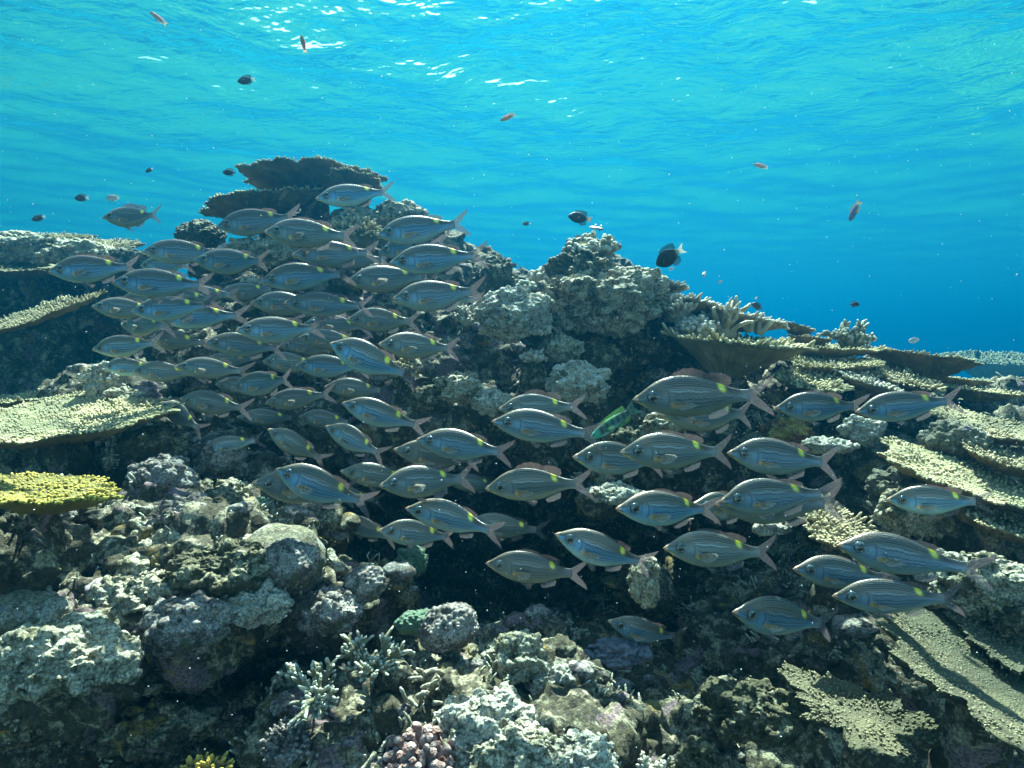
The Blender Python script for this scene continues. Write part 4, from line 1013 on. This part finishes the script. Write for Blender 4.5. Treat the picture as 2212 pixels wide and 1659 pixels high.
finger_coral('yellow tipped coral cut off by the bottom edge', 'finger coral', 440, 1690, 1.1, 62, 90, .028, .0058, coral_mat('yellow_tip_coral', (.16, .13, .05), (.50, .38, .06)), 17, flat=.9)
staghorn('broken white branches among rubble at bottom centre', 985, 1455, 1.45, 70, M_FINGER, 18, 6, (0, -.3, .8), thick=.010, fan=1.2)
finger_coral('purple grey fingered coral at lower left of the rubble', 'finger coral', 622, 1610, 1.25, 66, 130, .022, .006, M_KNOB, 19, up=(.1, -.5, 1), flat=.8)
finger_coral('green tufted coral behind the small brown bream', 'finger coral', 560, 1100, 1.85, 34, 80, .022, .006, M_GREENC, 20)
staghorn('thin branching coral at the foot of the right plates', 1400, 1655, 1.2, 66, M_FINGER, 21, 6, (.1, -.2, .9), thick=.0065, fan=1.1)

# ---- boulder corals and rocks
for a in [
('turf covered block forming the body of the pinnacle', 'rock', 1285, 650, 2.50, 108, 60, M_PALE, 1, dict(level=7, rough=1.4)),
('pale shoulder of rock on the right of the pinnacle', 'rock', 1378, 632, 2.52, 60, 46, M_PALE, 2, {}),
('white pitted boulder in sun left of the pinnacle', 'rock', 1108, 682, 2.32, 74, 48, M_WHITE, 3, dict(level=7)),
('pale boulder like a loaf below the pinnacle recess', 'rock', 1252, 826, 2.22, 58, 34, M_WHITE, 4, {}),
('slim standing rock with a mossy yellow top', 'rock', 1194, 712, 2.38, 15, 34, M_GREEN, 5, dict(level=5)),
('rugged rock under the mossy standing one', 'rock', 1212, 752, 2.36, 42, 26, M_PALE, 6, {}),
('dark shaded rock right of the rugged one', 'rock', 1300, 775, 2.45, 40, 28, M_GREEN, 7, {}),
('rock column below the bushy cap coral', 'rock', 1150, 825, 2.32, 26, 52, M_GREEN, 8, {}),
('pointed rock behind the tail of steep bream', 'rock', 992, 838, 2.18, 44, 30, M_PALE, 9, {}),
('low green crusted rock beside the pointed one', 'rock', 930, 862, 2.2, 44, 26, M_GREEN, 10, {}),
('small white rock right of the pointed one', 'rock', 1062, 868, 2.15, 42, 22, M_WHITE, 11, {}),
('boulder with pale top on the right flank of the mound', 'rock', 1068, 612, 2.9, 42, 40, M_GREEN, 12, {}),
('boulder on the mound shoulder above the upper bream', 'rock', 862, 470, 2.9, 52, 28, M_PALE, 13, {}),
('rounded rock under the top table coral', 'rock', 770, 472, 2.85, 44, 22, M_PALE, 14, {}),
('knobbly dark rock left of the mound top', 'rock', 432, 508, 2.95, 42, 24, M_GREEN, 15, {}),
('rock with white crown below the yellow finger coral', 'rock', 560, 548, 2.8, 70, 28, M_PALE, 16, {}),
('small sunlit knob in the gap of upper school', 'rock', 546, 632, 2.6, 28, 30, M_WHITE, 17, {}),
('jagged white dead coral at the left cave lip', 'dead coral', 226, 832, 2.35, 32, 42, M_WHITE, 18, dict(rough=1.3)),
('low pale ledge joined to the white dead coral', 'rock', 262, 858, 2.32, 46, 18, M_PALE, 19, {}),
('round boulder with smooth pale cap in front of left cave', 'boulder coral', 608, 1208, 1.52, 92, 72, M_MASS, 20, dict(style='smooth', level=7)),
('purple grey nodules patch covering the round boulder', 'boulder coral', 622, 1216, 1.44, 60, 50, M_KNOB, 21, dict(style='fine', level=7)),
('grey domed coral at left below the big bright table', 'boulder coral', 352, 1042, 1.72, 62, 52, M_KNOB, 22, dict(style='knob', level=7)),
('grey lumpy coral in front of the domed one', 'boulder coral', 425, 1112, 1.6, 74, 36, M_KNOB, 23, dict(style='knob', level=7)),
('pale crusted boulder left of the lumpy coral', 'rock', 285, 1130, 1.62, 62, 46, M_PALE, 24, dict(level=7)),
('brown rock under the yellow plate coral', 'rock', 95, 1275, 1.6, 120, 50, M_GREEN, 25, dict(level=7)),
('turf covered rock in the middle of the left slope', 'rock', 480, 1240, 1.42, 92, 56, M_GREEN, 26, dict(level=7)),
('white knuckled rock beneath the round boulder', 'rock', 545, 1305, 1.38, 70, 38, M_WHITE, 27, dict(level=7)),
('nodular grey dome on the lower left slope', 'boulder coral', 395, 1350, 1.28, 82, 58, M_KNOB, 28, dict(style='knob', level=7)),
('big sunlit boulder at the left edge', 'rock', 130, 1418, 1.15, 150, 66, M_PALE, 29, dict(level=7, style='rock', rough=.7)),
('smooth grooved coral mound at the left edge', 'boulder coral', 45, 1330, 1.28, 105, 46, M_MASS, 30, dict(style='ridge', level=7)),
('rough rock between grooved mound and nodular dome', 'rock', 285, 1290, 1.38, 84, 46, M_PALE, 31, dict(level=7)),
('small purple grey dome behind the branching corals', 'boulder coral', 785, 1262, 1.62, 44, 38, M_KNOB, 32, dict(style='fine')),
('sunlit nodular coral left of the small purple dome', 'boulder coral', 712, 1318, 1.5, 66, 40, M_KNOB, 33, dict(style='knob', level=7)),
('large purple grey brain coral facing right at bottom centre', 'boulder coral', 970, 1358, 1.48, 66, 46, M_KNOB, 34, dict(style='fine', level=7, tz=-18)),
('green soft mound left of the large grey dome', 'boulder coral', 900, 1345, 1.58, 42, 26, M_GREENC, 35, dict(style='fine')),
('green coral knob in the dark under the lower bream', 'boulder coral', 888, 1212, 2.0, 30, 28, M_GREENC, 36, dict(style='knob')),
('white ledge in the middle of the central cave', 'rock', 1325, 1068, 1.95, 52, 18, M_WHITE, 37, {}),
('dangling pale rubble under the tilting bream', 'rock', 1392, 1255, 1.62, 28, 44, M_PALE, 38, {}),
('tan mossy rock beside the wrasse', 'rock', 1440, 918, 1.95, 46, 22, M_PALE, 39, {}),
('small grey rock between wrasse and big eyed bream', 'rock', 1352, 945, 1.95, 26, 18, M_GREEN, 40, {}),
('mossy topped rock at the bottom centre', 'rock', 1115, 1420, 1.42, 56, 42, M_PALE, 41, {}),
('white rubble heap right of the mossy topped rock', 'rock', 1185, 1470, 1.40, 50, 28, M_WHITE, 42, {}),
('big pale encrusted rock at bottom edge centre', 'rock', 1050, 1575, 1.18, 90, 64, M_WHITE, 43, dict(level=7)),
('greenish white boulder at bottom edge right of cauliflower coral', 'rock', 1120, 1660, 1.1, 100, 60, M_PALE, 44, dict(level=7)),
('sandy pale rock low at bottom edge', 'rock', 1265, 1640, 1.15, 64, 40, M_WHITE, 45, {}),
('smooth grey sponge patch above the bottom rubble', 'sponge', 1340, 1560, 1.42, 40, 30, coral_mat('grey_sponge', (.30, .34, .40)), 46, dict(style='smooth', rz=.03, name=None)),
('olive rounded sponge next to the grey one', 'sponge', 1408, 1540, 1.45, 24, 26, coral_mat('olive_sponge', (.16, .15, .04)), 47, dict(style='smooth')),
('mustard sponge on the rubble left of the grey one', 'sponge', 1250, 1545, 1.38, 20, 18, coral_mat('mustard_sponge', (.38, .32, .05)), 48, dict(style='smooth')),
('grooved coral stub at bottom edge right of rubble', 'rock', 1510, 1650, 1.2, 44, 42, M_GREEN, 49, {}),
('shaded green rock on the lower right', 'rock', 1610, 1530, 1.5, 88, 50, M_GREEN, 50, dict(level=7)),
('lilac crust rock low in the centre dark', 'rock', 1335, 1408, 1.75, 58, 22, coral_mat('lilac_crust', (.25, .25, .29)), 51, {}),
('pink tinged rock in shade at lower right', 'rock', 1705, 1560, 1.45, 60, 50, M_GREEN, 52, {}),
('sunlit rock behind the right pale bream', 'rock', 1975, 1105, 1.75, 62, 46, M_PALE, 53, dict(level=7)),
('gleaming white rock between lower right bream', 'rock', 2035, 1232, 1.5, 44, 30, M_WHITE, 54, {}),
('grooved brown rock sloping down at right edge', 'rock', 2125, 1262, 1.45, 90, 62, M_PALE, 55, dict(level=7)),
('bright stone shelf under the right brown backed bream', 'rock', 1862, 930, 2.2, 36, 26, M_WHITE, 56, {}),
('pale flat stone pointing left over the cave at right', 'rock', 1785, 962, 2.05, 48, 14, M_WHITE, 57, {}),
('orange brown sponge rock by the brown backed bream', 'rock', 1700, 935, 2.2, 46, 28, rock_mat('sponge_rock', (.20, .12, .05), (.34, .24, .12), (.45, .16, .05), (.35, .26, .05), .55, .5), 58, {}),
('small white crust right of the white shelf, near two tails', 'rock', 1668, 1142, 1.8, 32, 12, M_WHITE, 59, {}),
('lumpy pale coral at right above the long plate', 'boulder coral', 2060, 950, 2.0, 60, 34, M_MASS, 60, dict(style='knob')),
('rounded pale head at right between plates', 'boulder coral', 1925, 1050, 1.9, 46, 34, M_MASS, 61, dict(style='knob')),
('dark far boulder under the faded table coral', 'rock', 2185, 812, 10.2, 55, 32, M_GREEN, 62, {}),
('grey boulder at the right rim above the corner plates', 'rock', 2205, 1330, 1.4, 60, 46, M_GREEN, 63, {}),
('rough rock at the left edge under the big bright table', 'rock', 330, 960, 2.1, 60, 34, M_GREEN, 64, {}),
('pinkish grey coral patch right of the big bright table', 'boulder coral', 480, 1000, 2.15, 50, 44, M_KNOB, 65, dict(style='knob')),
('rubble rock with orange tint behind the green tufted coral', 'rock', 500, 1070, 1.95, 46, 30, M_PALE, 66, {}),
('rounded lump on top of the far left plateau', 'rock', 60, 540, 4.0, 95, 30, M_PALE, 71, {}),
('second rounded lump on the far left plateau, nearer the lone bream', 'rock', 180, 556, 3.9, 80, 28, M_PALE, 72, {}),
('knobbed rock ending the far left plateau', 'rock', 280, 572, 3.75, 46, 30, M_GREEN, 73, {}),
('large eroded ridge of fused coral rock across the left slope', 'rock', 430, 1215, 1.60, 205, 82, M_PALE, 91, dict(level=7, rough=1.25, rz=.17)),
('overhanging ledge of fused rock above the dark left hollow', 'rock', 330, 1375, 1.48, 190, 62, M_GREEN, 92, dict(level=7, rough=1.25, rz=.16)),
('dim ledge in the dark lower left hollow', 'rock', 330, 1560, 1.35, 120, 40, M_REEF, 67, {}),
('pale finger of rock in the dark left hollow', 'rock', 630, 1470, 1.5, 26, 34, M_PALE, 68, {}),
]:
    lab, cat, x, y, d, rx, ry, mat, sd, kw = a
    if x < 760 and y > 1000: d += .06
    kw = dict(kw)
    if cat == 'sponge': kw['name'] = 'sponge'
    if cat == 'dead coral': kw['name'] = 'dead_coral'
    rock(lab, cat, x, y, d, rx, ry, mat, sd, **kw)

# ------------------------------------------------------------------ rubble and small crusts strewn over the rock: nobody could count them
def growth():
    rng = np.random.default_rng(77); V, F, n = REEF['V'], REEF['F'], REEF['n']
    c = V[F].mean(1); nn = n[F[:, 0]]
    rel = c; dep = rel @ VF; px = CXD + FPX * (rel @ VR) / np.maximum(dep, .1); py = CYD - FPX * (rel @ VU) / np.maximum(dep, .1)
    ok = (dep > .9) & (dep < 3.8) & (px > -150) & (px < 2360) & (py < 1800) & (py > 380) & (nn[:, 2] > -.05)
    # weight by apparent size so that near and far are equally dressed
    idx = np.nonzero(ok)[0]; wgt = 1 / dep[idx] ** 1.2; wgt /= wgt.sum()
    patch = fbm(c[idx] * 2.3, 3, 2)
    def pick(k, lo, hi):
        w_ = wgt * ((patch > lo) & (patch < hi)); w_ /= w_.sum(); return rng.choice(idx, k, p=w_)
    # broken finger rubble and stubby branch tufts
    for nm, mat, k, lo, hi, ln, rr in (('coral_rubble', M_FINGER, 4200, -.05, .6, .030, .0052), ('coral_tufts', M_STAG, 5200, -.6, -.02, .020, .0036)):
        seeds = pick(k // 7, lo, hi)
        f = np.repeat(seeds, 7); b = c[f] + rng.normal(0, .013, (len(f), 3)); d_ = nn[f] * .9 + rng.normal(0, .55, (len(f), 3)) + np.array((0, 0, .25))
        if nm == 'coral_rubble': d_[::2] = rng.normal(0, 1, (len(d_[::2]), 3)) * np.array((1, 1, .3))
        Vv, Q, T, tt = sticks(b - nn[f] * .004, d_, ln * rng.uniform(.5, 1.4, len(f)), rr * rng.uniform(.6, 1.4, len(f)), rr * rng.uniform(.4, .8, len(f)), 6, bend=rng.normal(0, .15, (len(f), 3)))
        tag(obj(nm, mesh_data(nm, Vv, [Q, T], mat, col=np.stack([tt] * 3, 1))), kind='stuff')
    v, fo = ico(3)
    for nm, mat, k, r0 in (('crust_lumps', M_REEF, 600, .032), ('nodule_crusts', M_KNOB, 260, .034)):
        s = pick(k, -9, 9); Vs, Fs = [], []
        for q, i in enumerate(s):
            r = r0 * rng.uniform(.35, 1.3); a = v * (1 + .35 * gnoise(v * 1.7 + q, 5) + .16 * gnoise(v * 4.5 + q, 6) + .22 * (.5 - worley(v * 3.2 + q, 7)))[:, None] * r * np.array((rng.uniform(.8, 1.4), rng.uniform(.8, 1.4), rng.uniform(.5, .9)))
            Vs.append(a + c[i] + nn[i] * r * .1); Fs.append(fo + q * len(v))
        tag(obj(nm, mesh_data(nm, np.concatenate(Vs), np.concatenate(Fs), mat)), kind='stuff')
growth()

# ------------------------------------------------------------------ specks drifting in the water
def particles():
    rng = np.random.default_rng(8); n = 1500
    v, F = ico(1)
    px, py = rng.uniform(-150, 2360, n), rng.uniform(-80, 1740, n); d = rng.uniform(.45, 2.4, n) ** 1.0
    r = (.0003 + .0006 * rng.random(n) ** 3) * (d / 1.1) ** .7
    C = np.stack([P(a, b, c) for a, b, c in zip(px, py, d)])
    st = rng.uniform(.6, 1.8, (n, 1, 3))
    V = (C[:, None] + v[None] * r[:, None, None] * st).reshape(-1, 3); Fa = (F[None] + (np.arange(n) * len(v))[:, None, None]).reshape(-1, 3)
    m, nt, b = new_mat('speck'); b.inputs['Base Color'].default_value = (.8, .8, .75, 1)
    tag(obj('plankton', mesh_data('plankton', V, Fa, m)), kind='stuff')
particles()
